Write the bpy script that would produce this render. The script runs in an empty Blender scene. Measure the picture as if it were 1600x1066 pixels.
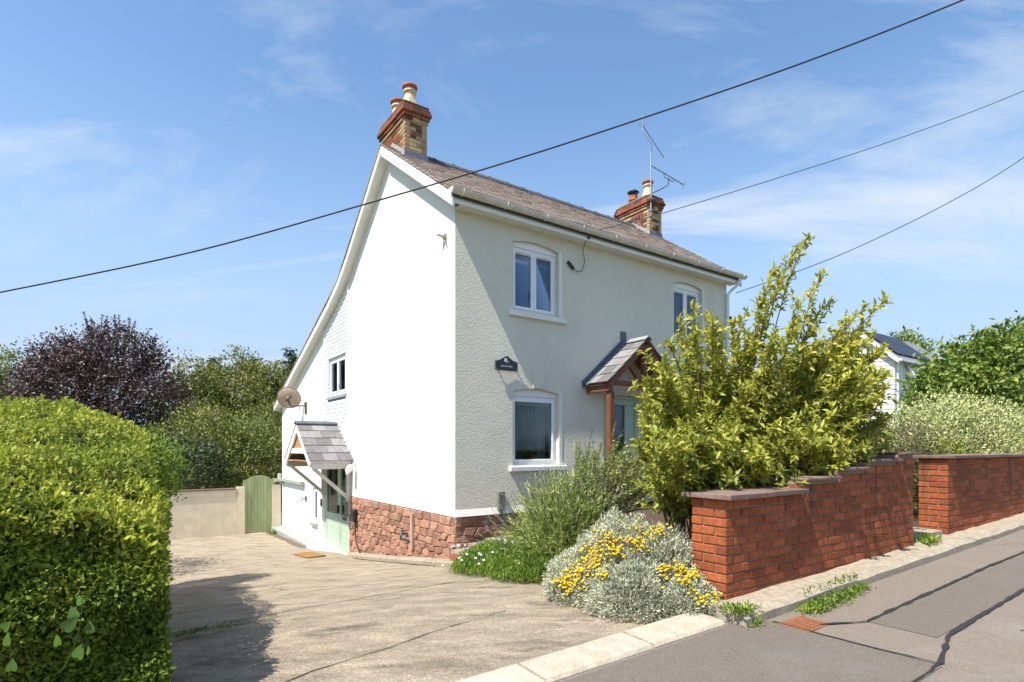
import bpy, bmesh, math, random
import numpy as np
from mathutils import Vector, Matrix

random.seed(11)
rng = np.random.default_rng(11)
R = math.radians
SC = bpy.context.scene
COL = SC.collection

# ------------------------------------------------------------------ frame of the place
# u runs along the cottage front, v runs back into the plot, h is height relative to eye level
EYE = 3.0
TH = R(35.07)
E1 = (math.cos(TH), math.sin(TH))
E2 = (-math.sin(TH), math.cos(TH))
C0 = (-0.916, 9.0)                      # front left corner of the cottage


def W(u, v, h):
    return Vector((C0[0] + u * E1[0] + v * E2[0], C0[1] + u * E1[1] + v * E2[1], EYE + h))


def uvw(p):
    x, y = p[0] - C0[0], p[1] - C0[1]
    return (x * E1[0] + y * E1[1], x * E2[0] + y * E2[1], p[2] - EYE)


# ------------------------------------------------------------------ camera, sky, sun, exposure
cam_d = bpy.data.cameras.new('camera')
cam = bpy.data.objects.new('camera', cam_d)
COL.objects.link(cam)
cam.location = (0, 0, EYE)
cam.rotation_euler = (R(90), 0, 0)
cam_d.sensor_width = 36
cam_d.lens = 36 * 874 / 1600
cam_d.shift_y = 167 / 1600
cam_d.clip_end = 3000
cam_d.clip_start = 0.05
SC.camera = cam

SUN_EL = R(57)
PHI = R(9.0)
sx = -(math.cos(PHI) * E1[0] + math.sin(PHI) * E2[0])
sy = -(math.cos(PHI) * E1[1] + math.sin(PHI) * E2[1])
SUN_DIR = Vector((sx * math.cos(SUN_EL), sy * math.cos(SUN_EL), math.sin(SUN_EL)))

world = bpy.data.worlds.new('World')
SC.world = world
world.use_nodes = True
wn, wl = world.node_tree.nodes, world.node_tree.links
wn.clear()
w_out = wn.new('ShaderNodeOutputWorld')
w_bg = wn.new('ShaderNodeBackground')
w_sky = wn.new('ShaderNodeTexSky')
w_sky.sky_type = 'NISHITA'
w_sky.sun_disc = False
w_sky.sun_elevation = SUN_EL
w_sky.sun_rotation = math.atan2(sx, sy)
w_sky.altitude = 60
w_sky.air_density = 1.0
w_sky.dust_density = 0.4
w_sky.ozone_density = 1.0
w_bg.inputs['Strength'].default_value = 0.14
# thin cirrus over the whole sky: stretched noise on the view direction projected on a high layer
tc = wn.new('ShaderNodeTexCoord')
sep = wn.new('ShaderNodeSeparateXYZ')
wl.new(tc.outputs['Generated'], sep.inputs[0])


def wmath(op, a, b=None, clamp=False):
    n = wn.new('ShaderNodeMath')
    n.operation = op
    n.use_clamp = clamp
    for i, x in enumerate((a, b)):
        if x is None:
            continue
        if isinstance(x, (int, float)):
            n.inputs[i].default_value = x
        else:
            wl.new(x, n.inputs[i])
    return n.outputs[0]


zz = wmath('ADD', wmath('MAXIMUM', sep.outputs['Z'], 0.0), 0.16)
cx_ = wmath('DIVIDE', sep.outputs['X'], zz)
cy_ = wmath('DIVIDE', sep.outputs['Y'], zz)
comb = wn.new('ShaderNodeCombineXYZ')
wl.new(cx_, comb.inputs[0])
wl.new(cy_, comb.inputs[1])
mp = wn.new('ShaderNodeMapping')
mp.inputs['Rotation'].default_value = (0, 0, R(-24))
mp.inputs['Scale'].default_value = (0.42, 1.25, 1)
mp.inputs['Location'].default_value = (5.5, 12.8, 0)
wl.new(comb.outputs[0], mp.inputs[0])
n1 = wn.new('ShaderNodeTexNoise')
n1.inputs['Scale'].default_value = 1.3
n1.inputs['Detail'].default_value = 9
n1.inputs['Roughness'].default_value = 0.62
n1.inputs['Distortion'].default_value = 0.7
wl.new(mp.outputs[0], n1.inputs['Vector'])
n2 = wn.new('ShaderNodeTexNoise')
n2.inputs['Scale'].default_value = 0.55
n2.inputs['Detail'].default_value = 3
wl.new(mp.outputs[0], n2.inputs['Vector'])
cl = wmath('MULTIPLY', wmath('SUBTRACT', n1.outputs[0], 0.48, True), 4.6, True)
cl = wmath('MULTIPLY', cl, wmath('MULTIPLY', wmath('SUBTRACT', n2.outputs[0], 0.33, True), 4.0, True))
cl = wmath('MULTIPLY', cl, 0.75)
w_mix = wn.new('ShaderNodeMixRGB')
wl.new(cl, w_mix.inputs[0])
w_tint = wn.new('ShaderNodeMixRGB')
w_tint.blend_type = 'MULTIPLY'
w_tint.inputs[0].default_value = 1.0
w_tint.inputs[2].default_value = (0.84, 0.99, 1.05, 1)
wl.new(w_sky.outputs[0], w_tint.inputs[1])
w_haze = wn.new('ShaderNodeMixRGB')                  # pale summer haze towards the horizon, all round
hz = wn.new('ShaderNodeMapRange')
hz.interpolation_type = 'SMOOTHSTEP'
hz.inputs[1].default_value = 0.56
hz.inputs[2].default_value = 0.02
wl.new(sep.outputs['Z'], hz.inputs[0])
wl.new(hz.outputs[0], w_haze.inputs[0])
wl.new(w_tint.outputs[0], w_haze.inputs[1])
w_haze.inputs[2].default_value = (2.3, 3.0, 4.0, 1)
wl.new(w_haze.outputs[0], w_mix.inputs[1])
w_mix.inputs[2].default_value = (3.9, 4.1, 4.35, 1)
wl.new(w_mix.outputs[0], w_bg.inputs['Color'])
wl.new(w_bg.outputs[0], w_out.inputs[0])

sun_d = bpy.data.lights.new('sun', 'SUN')
sun_d.energy = 5.0
sun_d.angle = R(0.5)
sun_d.color = (1.0, 0.94, 0.84)
sun = bpy.data.objects.new('sun', sun_d)
COL.objects.link(sun)
sun.location = (-20, -20, 40)
sun.rotation_euler = SUN_DIR.to_track_quat('Z', 'Y').to_euler()

SC.view_settings.view_transform = 'Standard'
SC.view_settings.look = 'None'
SC.view_settings.exposure = 0.72
SC.view_settings.gamma = 1.0
SC.view_settings.use_curve_mapping = False
SC.cycles.max_bounces = 6
SC.cycles.transparent_max_bounces = 6
SC.cycles.sample_clamp_indirect = 8

# ------------------------------------------------------------------ materials
MATS = {}


def mat(name, c1, c2=None, rough=0.85, scale=6.0, bump=0.0, bscale=60.0, rnd=0.0, spec=0.3, stretch=(1, 1, 1),
        detail=6, streak=None, metal=0.0, c3=None, s3=1.2, t3=0.55, tint=False, trans=0.0, grain=0.0, nrough=0.62, gscale=95):
    """procedural surface: two-tone noise, optional third blotch colour, random tone per object, bump"""
    if name in MATS:
        return MATS[name]
    m = bpy.data.materials.new(name)
    m.use_nodes = True
    N, L = m.node_tree.nodes, m.node_tree.links
    b = N['Principled BSDF']
    out = N['Material Output']
    b.inputs['Roughness'].default_value = rough
    b.inputs['Metallic'].default_value = metal
    b.inputs['Specular IOR Level'].default_value = spec
    geo = N.new('ShaderNodeNewGeometry')
    mpn = N.new('ShaderNodeMapping')
    mpn.inputs['Scale'].default_value = stretch
    mpn.inputs['Rotation'].default_value = (0, 0, -TH)
    L.new(geo.outputs['Position'], mpn.inputs[0])
    c2 = c2 or tuple(x * 0.75 for x in c1)
    nz = N.new('ShaderNodeTexNoise')
    nz.inputs['Scale'].default_value = scale
    nz.inputs['Detail'].default_value = detail
    nz.inputs['Roughness'].default_value = nrough
    L.new(mpn.outputs[0], nz.inputs['Vector'])
    rp = N.new('ShaderNodeValToRGB')
    rp.color_ramp.elements[0].position = 0.34
    rp.color_ramp.elements[1].position = 0.68
    rp.color_ramp.elements[0].color = (*c2, 1)
    rp.color_ramp.elements[1].color = (*c1, 1)
    L.new(nz.outputs[0], rp.inputs[0])
    colr = rp.outputs[0]

    def mix(fac, col_a, col_b, mode='MIX'):
        x = N.new('ShaderNodeMixRGB')
        x.blend_type = mode
        if isinstance(fac, (int, float)):
            x.inputs[0].default_value = fac
        else:
            L.new(fac, x.inputs[0])
        L.new(col_a, x.inputs[1])
        if isinstance(col_b, tuple):
            x.inputs[2].default_value = (*col_b, 1)
        else:
            L.new(col_b, x.inputs[2])
        return x.outputs[0]

    def ramp01(src, lo, hi):
        r2 = N.new('ShaderNodeMapRange')
        r2.inputs[1].default_value = lo
        r2.inputs[2].default_value = hi
        L.new(src, r2.inputs[0])
        return r2.outputs[0]

    if c3:
        n3 = N.new('ShaderNodeTexNoise')
        n3.inputs['Scale'].default_value = s3
        n3.inputs['Detail'].default_value = 7
        n3.inputs['Roughness'].default_value = 0.7
        L.new(mpn.outputs[0], n3.inputs['Vector'])
        colr = mix(ramp01(n3.outputs[0], t3, t3 + 0.16), colr, c3)
    if streak:
        ms = N.new('ShaderNodeMapping')
        ms.inputs['Rotation'].default_value = (0, 0, -TH)
        ms.inputs['Scale'].default_value = (2.2, 0.3, 0.16)
        L.new(geo.outputs['Position'], ms.inputs[0])
        ns = N.new('ShaderNodeTexNoise')
        ns.inputs['Scale'].default_value = 2.0
        ns.inputs['Detail'].default_value = 4
        L.new(ms.outputs[0], ns.inputs['Vector'])
        sp_ = N.new('ShaderNodeSeparateXYZ')
        L.new(geo.outputs['Position'], sp_.inputs[0])
        zr = ramp01(sp_.outputs['Z'], EYE - 0.95, EYE - 0.30)      # drips run down from the coping and fade
        mm = N.new('ShaderNodeMath')
        mm.operation = 'MULTIPLY'
        L.new(ramp01(ns.outputs[0], streak[0], streak[0] + 0.09), mm.inputs[0])
        L.new(zr, mm.inputs[1])
        colr = mix(mm.outputs[0], colr, streak[1])
    if grain:
        ng = N.new('ShaderNodeTexNoise')
        ng.inputs['Scale'].default_value = gscale
        ng.inputs['Detail'].default_value = 3
        ng.inputs['Roughness'].default_value = 0.8
        L.new(geo.outputs['Position'], ng.inputs['Vector'])
        mg = N.new('ShaderNodeMapRange')
        mg.inputs[1].default_value = 0.3
        mg.inputs[2].default_value = 0.7
        mg.inputs[3].default_value = 1 - grain
        mg.inputs[4].default_value = 1 + grain
        L.new(ng.outputs[0], mg.inputs[0])
        hg_ = N.new('ShaderNodeHueSaturation')
        L.new(mg.outputs[0], hg_.inputs['Value'])
        L.new(colr, hg_.inputs['Color'])
        colr = hg_.outputs[0]
    if rnd:
        oi = N.new('ShaderNodeObjectInfo')
        mr = N.new('ShaderNodeMapRange')
        mr.inputs[3].default_value = 1 - rnd
        mr.inputs[4].default_value = 1 + rnd
        L.new(oi.outputs['Random'], mr.inputs[0])
        hs = N.new('ShaderNodeHueSaturation')
        L.new(mr.outputs[0], hs.inputs['Value'])
        L.new(colr, hs.inputs['Color'])
        colr = hs.outputs[0]
    if tint:
        at = N.new('ShaderNodeAttribute')
        at.attribute_name = 'tint'
        hs = N.new('ShaderNodeHueSaturation')
        m1 = N.new('ShaderNodeMapRange')
        m1.inputs[3].default_value = 0.55
        m1.inputs[4].default_value = 1.5
        L.new(at.outputs['Fac'], m1.inputs[0])
        m2 = N.new('ShaderNodeMapRange')
        m2.inputs[3].default_value = 0.53
        m2.inputs[4].default_value = 0.475
        L.new(at.outputs['Fac'], m2.inputs[0])
        L.new(m1.outputs[0], hs.inputs['Value'])
        L.new(m2.outputs[0], hs.inputs['Hue'])
        L.new(colr, hs.inputs['Color'])
        colr = hs.outputs[0]
    L.new(colr, b.inputs['Base Color'])
    if bump:
        nb = N.new('ShaderNodeTexNoise')
        nb.inputs['Scale'].default_value = bscale
        nb.inputs['Detail'].default_value = 5
        nb.inputs['Roughness'].default_value = 0.65
        L.new(mpn.outputs[0], nb.inputs['Vector'])
        bp = N.new('ShaderNodeBump')
        bp.inputs['Strength'].default_value = min(1.0, bump)
        bp.inputs['Distance'].default_value = 0.02 * max(1.0, bump)
        L.new(nb.outputs[0], bp.inputs['Height'])
        L.new(bp.outputs[0], b.inputs['Normal'])
    if trans:
        tr = N.new('ShaderNodeBsdfTranslucent')
        L.new(colr, tr.inputs[0])
        mxs = N.new('ShaderNodeMixShader')
        mxs.inputs[0].default_value = trans
        L.new(b.outputs[0], mxs.inputs[1])
        L.new(tr.outputs[0], mxs.inputs[2])
        L.new(mxs.outputs[0], out.inputs[0])
    MATS[name] = m
    return m


def glass_mat(name, tintc, refl=0.35):
    m = bpy.data.materials.new(name)
    m.use_nodes = True
    N, L = m.node_tree.nodes, m.node_tree.links
    N.remove(N['Principled BSDF'])
    out = N['Material Output']
    g = N.new('ShaderNodeBsdfGlossy')
    g.inputs['Roughness'].default_value = 0.015
    g.inputs['Color'].default_value = (0.92, 0.96, 1, 1)
    t = N.new('ShaderNodeBsdfTransparent')
    t.inputs[0].default_value = (*tintc, 1)
    fr = N.new('ShaderNodeFresnel')
    fr.inputs[0].default_value = 1.52
    ad = N.new('ShaderNodeMath')
    ad.operation = 'MULTIPLY_ADD'
    ad.inputs[1].default_value = 1.0
    ad.inputs[2].default_value = refl
    ad.use_clamp = True
    L.new(fr.outputs[0], ad.inputs[0])
    mx = N.new('ShaderNodeMixShader')
    L.new(ad.outputs[0], mx.inputs[0])
    L.new(t.outputs[0], mx.inputs[1])
    L.new(g.outputs[0], mx.inputs[2])
    L.new(mx.outputs[0], out.inputs[0])
    MATS[name] = m
    return m


render_m = mat('cream_render', (0.85, 0.81, 0.69), (0.79, 0.755, 0.64), rough=0.92, scale=2.2, bump=1.9, bscale=42,
               c3=(0.75, 0.72, 0.57), s3=0.8, t3=0.60)
gable_m = mat('white_render', (0.82, 0.81, 0.77), (0.79, 0.78, 0.73), rough=0.92, scale=1.5, bump=0.7, bscale=30)
smooth_r = mat('smooth_render', (0.80, 0.79, 0.74), (0.75, 0.74, 0.68), rough=0.9, scale=5, bump=0.15, bscale=50)
upvc = mat('white_upvc', (0.82, 0.83, 0.85), (0.79, 0.80, 0.82), rough=0.35, scale=8, spec=0.5)
soffit_m = mat('painted_soffit', (0.78, 0.77, 0.73), (0.70, 0.69, 0.63), rough=0.6, scale=4)
gutter_m = mat('weathered_gutter', (0.74, 0.71, 0.64), (0.58, 0.53, 0.45), rough=0.5, scale=7, c3=(0.45, 0.40, 0.33), s3=5, t3=0.62)
slate_m = mat('roof_slate', (0.39, 0.315, 0.275), (0.29, 0.235, 0.205), spec=0.1, rough=0.85, scale=9, bump=0.3, bscale=40, tint=True)
slate_obj = mat('porch_slate', (0.235, 0.225, 0.225), (0.175, 0.165, 0.165), rough=0.75, scale=9, bump=0.35, bscale=50, rnd=0.35,
                c3=(0.33, 0.32, 0.29), s3=14, t3=0.62)
dark_slate = mat('dark_slate', (0.075, 0.08, 0.095), (0.05, 0.055, 0.065), rough=0.7, scale=8)
lead = mat('lead_flashing', (0.13, 0.15, 0.18), (0.09, 0.105, 0.13), rough=0.55, scale=10, bump=0.2)
lead_lt = mat('grey_lead', (0.36, 0.37, 0.38), (0.26, 0.27, 0.29), rough=0.6, scale=10)
mortar = mat('mortar', (0.33, 0.25, 0.185), (0.22, 0.165, 0.125), rough=0.95, scale=30, bump=0.3)
brick_red = mat('red_brick', (0.37, 0.105, 0.036), (0.235, 0.062, 0.024), rough=0.9, scale=22, bump=0.35, bscale=70, rnd=0.28,
                c3=(0.45, 0.22, 0.13), s3=11, t3=0.68, streak=(0.60, (0.045, 0.035, 0.03)))
brick_chr = mat('chimney_red_brick', (0.30, 0.10, 0.05), (0.20, 0.07, 0.04), rough=0.9, scale=20, bump=0.5, rnd=0.3,
                c3=(0.08, 0.05, 0.04), s3=9, t3=0.58)
brick_yel = mat('yellow_brick', (0.44, 0.33, 0.18), (0.32, 0.235, 0.125), rough=0.9, scale=20, bump=0.4, rnd=0.22,
                c3=(0.2, 0.14, 0.09), s3=8, t3=0.64)
brick_drk = mat('dark_brick', (0.12, 0.06, 0.04), (0.08, 0.045, 0.03), rough=0.9, scale=20, bump=0.4, rnd=0.3)
terracotta = mat('terracotta', (0.42, 0.13, 0.07), (0.28, 0.085, 0.05), rough=0.8, scale=18, bump=0.2)
buff_clay = mat('buff_clay', (0.66, 0.55, 0.38), (0.55, 0.44, 0.29), rough=0.8, scale=10, bump=0.2)
stone_m = mat('red_sandstone', (0.41, 0.225, 0.15), (0.27, 0.14, 0.10), rough=0.92, scale=9, bump=0.9, bscale=26, rnd=0.3,
              c3=(0.50, 0.36, 0.24), s3=4, t3=0.56)
stone_mortar = mat('sandstone_mortar', (0.30, 0.19, 0.135), (0.18, 0.115, 0.08), rough=0.95, scale=20, bump=0.5)
coping_m = mat('coping_stone', (0.23, 0.155, 0.125), (0.14, 0.095, 0.08), rough=0.9, scale=12, bump=0.6, bscale=40, rnd=0.18,
               c3=(0.34, 0.27, 0.23), s3=8, t3=0.62)
green_paint = mat('sage_green_paint', (0.42, 0.54, 0.42), (0.38, 0.49, 0.38), rough=0.5, scale=6)
gate_m = mat('green_gate_paint', (0.33, 0.38, 0.20), (0.26, 0.31, 0.155), rough=0.8, scale=4, stretch=(3, 3, 0.6), rnd=0.1, bump=0.3)
oak = mat('stained_timber', (0.22, 0.085, 0.038), (0.13, 0.05, 0.025), rough=0.6, scale=7, stretch=(3, 3, 0.7))
pine = mat('pine_boarding', (0.50, 0.28, 0.11), (0.38, 0.19, 0.07), rough=0.7, scale=9, stretch=(1, 1, 4))
white_wood = mat('white_painted_wood', (0.80, 0.79, 0.76), (0.72, 0.70, 0.66), rough=0.6, scale=7)
weath_wood = mat('weathered_white_wood', (0.66, 0.63, 0.58), (0.52, 0.49, 0.44), rough=0.75, scale=9)
black_pl = mat('black_plastic', (0.022, 0.024, 0.028), (0.016, 0.017, 0.02), rough=0.4, scale=9, spec=0.5)
grey_metal = mat('grey_metal', (0.42, 0.43, 0.44), (0.33, 0.34, 0.35), rough=0.45, scale=12, metal=0.6)
dark_metal = mat('dark_metal', (0.07, 0.075, 0.08), (0.05, 0.05, 0.055), rough=0.5, scale=12, metal=0.3)
cable_m = mat('cable_black', (0.03, 0.03, 0.033), (0.02, 0.02, 0.022), rough=0.6)
cable_g = mat('cable_green', (0.06, 0.10, 0.11), (0.045, 0.08, 0.09), rough=0.6)
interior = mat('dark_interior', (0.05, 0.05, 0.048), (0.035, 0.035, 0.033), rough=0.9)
blind_blue = mat('blue_blind', (0.008, 0.11, 0.30), (0.006, 0.09, 0.25), rough=0.7, scale=3)
blind_pale = mat('pale_blind', (0.55, 0.58, 0.56), (0.45, 0.48, 0.47), rough=0.8, scale=8)
curtain_m = mat('net_curtain', (0.34, 0.35, 0.33), (0.16, 0.17, 0.16), rough=0.9, scale=5, stretch=(5, 5, 0.3))
glass = glass_mat('window_glass', (0.85, 0.9, 0.9), -0.045)
glass_hi = glass_mat('sky_window_glass', (0.85, 0.9, 0.95), -0.055)


# ------------------------------------------------------------------ mesh and object helpers
def mesh_obj(name, verts, faces, m, parent=None, smooth=False):
    me = bpy.data.meshes.new(name)
    me.from_pydata([tuple(v) for v in verts], [], faces)
    if m:
        me.materials.append(m)
    if smooth:
        me.polygons.foreach_set('use_smooth', [True] * len(me.polygons))
    me.update()
    o = bpy.data.objects.new(name, me)
    COL.objects.link(o)
    if parent:
        o.parent = parent
    return o


def tag(o, label, cat, group=None):
    o['label'] = label
    o['category'] = cat
    if group:
        o['group'] = group
    return o


def struct(o):
    o['kind'] = 'structure'
    return o


class G:
    """collects verts and faces in one local frame"""

    def __init__(self):
        self.v, self.f = [], []

    def box(self, a0, a1, b0, b1, c0, c1):
        n = len(self.v)
        a0, a1 = min(a0, a1), max(a0, a1)
        b0, b1 = min(b0, b1), max(b0, b1)
        c0, c1 = min(c0, c1), max(c0, c1)
        self.v += [(a0, b0, c0), (a1, b0, c0), (a1, b1, c0), (a0, b1, c0), (a0, b0, c1), (a1, b0, c1), (a1, b1, c1), (a0, b1, c1)]
        self.f += [tuple(n + i for i in q) for q in ((0, 3, 2, 1), (4, 5, 6, 7), (0, 1, 5, 4), (1, 2, 6, 5), (2, 3, 7, 6), (3, 0, 4, 7))]
        return self

    def prism(self, poly, axis, t0, t1):
        """extrude polygon poly (list of 2-tuples) along axis 0, 1 or 2"""
        n = len(self.v)
        k = len(poly)
        for t in (t0, t1):
            for p in poly:
                q = list(p)
                q.insert(axis, t)
                self.v.append(tuple(q))
        self.f.append(tuple(n + i for i in range(k))[::-1])
        self.f.append(tuple(n + k + i for i in range(k)))
        for i in range(k):
            j = (i + 1) % k
            self.f.append((n + i, n + j, n + k + j, n + k + i))
        return self

    def beam(self, p, q, w, d, up=(0, 0, 1)):
        """square bar from p to q; w across, d along up"""
        p, q = Vector(p), Vector(q)
        t = (q - p).normalized()
        s = t.cross(Vector(up)).normalized()
        n_ = s.cross(t).normalized()
        n = len(self.v)
        for c in (p, q):
            for a, b in ((-1, -1), (1, -1), (1, 1), (-1, 1)):
                self.v.append(tuple(c + s * a * w / 2 + n_ * b * d / 2))
        self.f += [tuple(n + i for i in z) for z in ((0, 1, 2, 3), (7, 6, 5, 4), (0, 4, 5, 1), (1, 5, 6, 2), (2, 6, 7, 3), (3, 7, 4, 0))]
        return self

    def tube(self, pts, r, seg=8, cap=True):
        pts = [Vector(p) for p in pts]
        rs = r if isinstance(r, (list, tuple)) else [r] * len(pts)
        n = len(self.v)
        prev = None
        for i, p in enumerate(pts):
            t = (pts[min(i + 1, len(pts) - 1)] - pts[max(i - 1, 0)]).normalized()
            if prev is None:
                a = t.orthogonal().normalized()
            else:
                a = (prev - t * prev.dot(t)).normalized()
            prev = a
            b = t.cross(a)
            for k in range(seg):
                ang = 2 * math.pi * k / seg
                self.v.append(tuple(p + (a * math.cos(ang) + b * math.sin(ang)) * rs[i]))
        for i in range(len(pts) - 1):
            for k in range(seg):
                k2 = (k + 1) % seg
                self.f.append((n + i * seg + k, n + i * seg + k2, n + (i + 1) * seg + k2, n + (i + 1) * seg + k))
        if cap:
            self.f.append(tuple(n + k for k in range(seg))[::-1])
            self.f.append(tuple(n + (len(pts) - 1) * seg + k for k in range(seg)))
        return self

    def lathe(self, prof, centre, seg=20, square=()):
        """surface of revolution about z; prof = list of (r, z)"""
        n = len(self.v)
        for r, z in prof:
            for k in range(seg):
                a = 2 * math.pi * k / seg
                self.v.append((centre[0] + r * math.cos(a), centre[1] + r * math.sin(a), centre[2] + z))
        for i in range(len(prof) - 1):
            for k in range(seg):
                k2 = (k + 1) % seg
                self.f.append((n + i * seg + k, n + i * seg + k2, n + (i + 1) * seg + k2, n + (i + 1) * seg + k))
        return self

    def obj(self, name, m, parent=None, smooth=False, bevel=0.0):
        o = mesh_obj(name, self.v, self.f, m, parent, smooth)
        if bevel:
            bm = bmesh.new()
            bm.from_mesh(o.data)
            bmesh.ops.bevel(bm, geom=list(bm.edges), offset=bevel, segments=1, affect='EDGES')
            bm.to_mesh(o.data)
            bm.free()
        return o


def root(name, label, cat, u, v, h, group=None, rot=None):
    """an Empty at the base of a thing; children use local axes (u, v, up) from that point"""
    o = bpy.data.objects.new(name, None)
    COL.objects.link(o)
    o.location = W(u, v, h)
    o.rotation_euler = (0, 0, TH if rot is None else rot)
    o.empty_display_size = 0.3
    return tag(o, label, cat, group)


def wobble(pts, amt):
    return [tuple(c + random.uniform(-amt, amt) for c in p) for p in pts]


def inst(me, name, parent, loc, rz=0.0, sc=(1, 1, 1), tilt=0.0):
    o = bpy.data.objects.new(name, me)
    COL.objects.link(o)
    o.parent = parent
    o.location = loc
    o.rotation_euler = (random.uniform(-tilt, tilt), random.uniform(-tilt, tilt), rz)
    o.scale = sc
    return o


def brick_mesh(m, length=0.215, depth=0.1025, height=0.065):
    g = G().box(-length / 2, length / 2, -depth / 2, depth / 2, -height / 2, height / 2)
    o = g.obj('brick', m, bevel=0.005)
    me = o.data
    bpy.data.objects.remove(o)
    return me

# ================================================================== THE COTTAGE
HB = -2.95
LEN = 7.3                                     # front length
house = root('cottage', 'cream rendered two storey cottage with slate roof, two chimneys and side lean-to', 'house', 0, 0, HB)


def hp(g, name, m, smooth=False, bevel=0.0):
    o = g.obj(name, m, house, smooth, bevel)
    o.location = (0, 0, -HB)
    return o


ROOF = [(-0.27, 3.99), (2.6, 5.98), (4.7, 4.36), (5.3, 3.97), (6.1, 3.60), (11.95, 1.40)]


def rh(v):
    return float(np.interp(v, [p[0] for p in ROOF], [p[1] for p in ROOF]))


def strips(breaks, holes, top, bottom, d0, d1, swap):
    """wall sheet with openings: holes = (a0, a1, h0, top function); front at depth d0, back at d1"""
    g = G()
    br = sorted(set(round(b, 5) for b in breaks))

    def P(a, d, h):
        return (d, a, h) if swap else (a, d, h)

    def quad(*p):
        n = len(g.v)
        g.v += p
        g.f.append((n, n + 1, n + 2, n + 3))
    for a, b in zip(br[:-1], br[1:]):
        mid = (a + b) / 2
        hs = sorted([h for h in holes if h[0] - 1e-4 <= mid <= h[1] + 1e-4], key=lambda h: h[2])
        lo = (bottom, bottom)
        solids = []
        for h in hs:
            if h[2] > lo[0] + 1e-3:
                solids.append((lo, (h[2], h[2])))
            lo = (h[3](a), h[3](b))
        solids.append((lo, (top(a), top(b))))
        for (la, lb), (ta, tb) in solids:
            quad(P(a, d0, la), P(b, d0, lb), P(b, d0, tb), P(a, d0, ta))
            quad(P(a, d1, la), P(a, d1, ta), P(b, d1, tb), P(b, d1, lb))
            quad(P(a, d0, ta), P(b, d0, tb), P(b, d1, tb), P(a, d1, ta))
            quad(P(a, d0, la), P(a, d1, la), P(b, d1, lb), P(b, d0, lb))
    for h in holes:
        for a in (h[0], h[1]):
            quad(P(a, d0, h[2]), P(a, d1, h[2]), P(a, d1, h[3](a)), P(a, d0, h[3](a)))
    for a in (br[0], br[-1]):
        quad(P(a, d0, bottom), P(a, d1, bottom), P(a, d1, top(a)), P(a, d0, top(a)))
    return g


def arch(a0, a1, hs, rise):
    return lambda a: hs + rise * max(0.0, 1 - ((a - (a0 + a1) / 2) / ((a1 - a0) / 2)) ** 2)


FW = [(1.13, 2.165, 2.385, 3.57, 0.075), (5.38, 6.38, 2.385, 3.57, 0.075), (1.135, 2.17, -0.30, 0.985, 0.06), (4.95, 5.95, -0.30, 0.985, 0.06)]
fholes = [(a0, a1, b0, arch(a0, a1, t0, rs)) for a0, a1, b0, t0, rs in FW] + [(3.3, 4.3, -1.05, lambda a: 1.05)]
brk = [0, LEN]
for h in fholes:
    brk += list(np.linspace(h[0], h[1], 11))
brk[0] = 0.004
hp(strips(brk, fholes, lambda a: 3.93, -1.10, 0.0, 0.3, False), 'front_wall', render_m)
gh = [(5.27, 6.60, 1.30, lambda a: 2.25), (5.08, 7.12, -2.55, lambda a: -0.33), (7.66, 8.12, -2.06, lambda a: -1.10)]
gtop = lambda a: rh(a) - 0.14
hp(strips([0.004, 2.6, 4.7, 5.06], [], gtop, -1.12, 0.0, 0.3, True), 'gable_wall', gable_m)
hp(strips([5.06, 5.3, 6.1, 11.67, 5.27, 6.60, 5.08, 7.12, 7.66, 8.12], gh, gtop, -3.1, 0.0, 0.3, True), 'gable_wall', gable_m)
g = G()
g.prism([(0.302, -3.1), (11.67, -3.1), (11.67, rh(11.67) - 0.14), (6.1, rh(6.1) - 0.14), (4.7, rh(4.7) - 0.14), (2.6, 5.84), (0.302, rh(0.3) - 0.14)], 0, LEN - 0.3, LEN)
hp(g, 'far_gable_wall', render_m)
hp(G().box(0.302, LEN - 0.302, 11.37, 11.67, -3.1, rh(11.67) - 0.15), 'rear_wall', render_m)
hp(G().box(0.31, LEN - 0.31, 0.31, 11.36, -1.08, -1.03).box(0.31, LEN - 0.31, 0.31, 11.36, 1.55, 1.65), 'inner_floor', interior)
hp(G().box(0.9, 0.95, 4.4, 11.3, -2.6, 1.5).box(0.31, 7.0, 3.4, 3.5, -1.0, 3.9), 'inner_wall', interior)

# plinth: mortar backing and separate stones
pl = hp(G().box(0.012, 0.30, 0.006, 5.06, -3.1, -1.125).box(0.306, LEN, 0.012, 0.30, -3.1, -1.105), 'stone_plinth', stone_mortar)


def stone(poly, axis, face, depth, out):
    """one rubble stone: polygon in the wall plane, back edge wide, face edge chamfered and uneven"""
    cx = sum(p[0] for p in poly) / len(poly)
    cy = sum(p[1] for p in poly) / len(poly)
    g = G()
    n = len(poly)
    rings = [(1.0, depth), (0.96, -out * 0.45), (0.80, -out)]
    for s, d in rings:
        for p in poly:
            a, h = cx + (p[0] - cx) * s, cy + (p[1] - cy) * s
            dd = face + d + (random.uniform(-0.005, 0.005) if s < 0.95 else 0)
            g.v.append((dd, a, h) if axis == 0 else (a, dd, h))
    for r in range(2):
        for i in range(n):
            j = (i + 1) % n
            g.f.append((r * n + i, r * n + j, (r + 1) * n + j, (r + 1) * n + i))
    g.f.append(tuple(2 * n + i for i in range(n)))
    o = g.obj('stone', stone_m, pl)
    return o


def clip_half(poly, nx, ny, c):
    """keep the part of poly with nx*x + ny*y <= c"""
    out = []
    for i in range(len(poly)):
        p, q = poly[i], poly[(i + 1) % len(poly)]
        dp, dq = nx * p[0] + ny * p[1] - c, nx * q[0] + ny * q[1] - c
        if dp <= 0:
            out.append(p)
        if dp * dq < 0:
            t = dp / (dp - dq)
            out.append((p[0] + (q[0] - p[0]) * t, p[1] + (q[1] - p[1]) * t))
    return out


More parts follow.
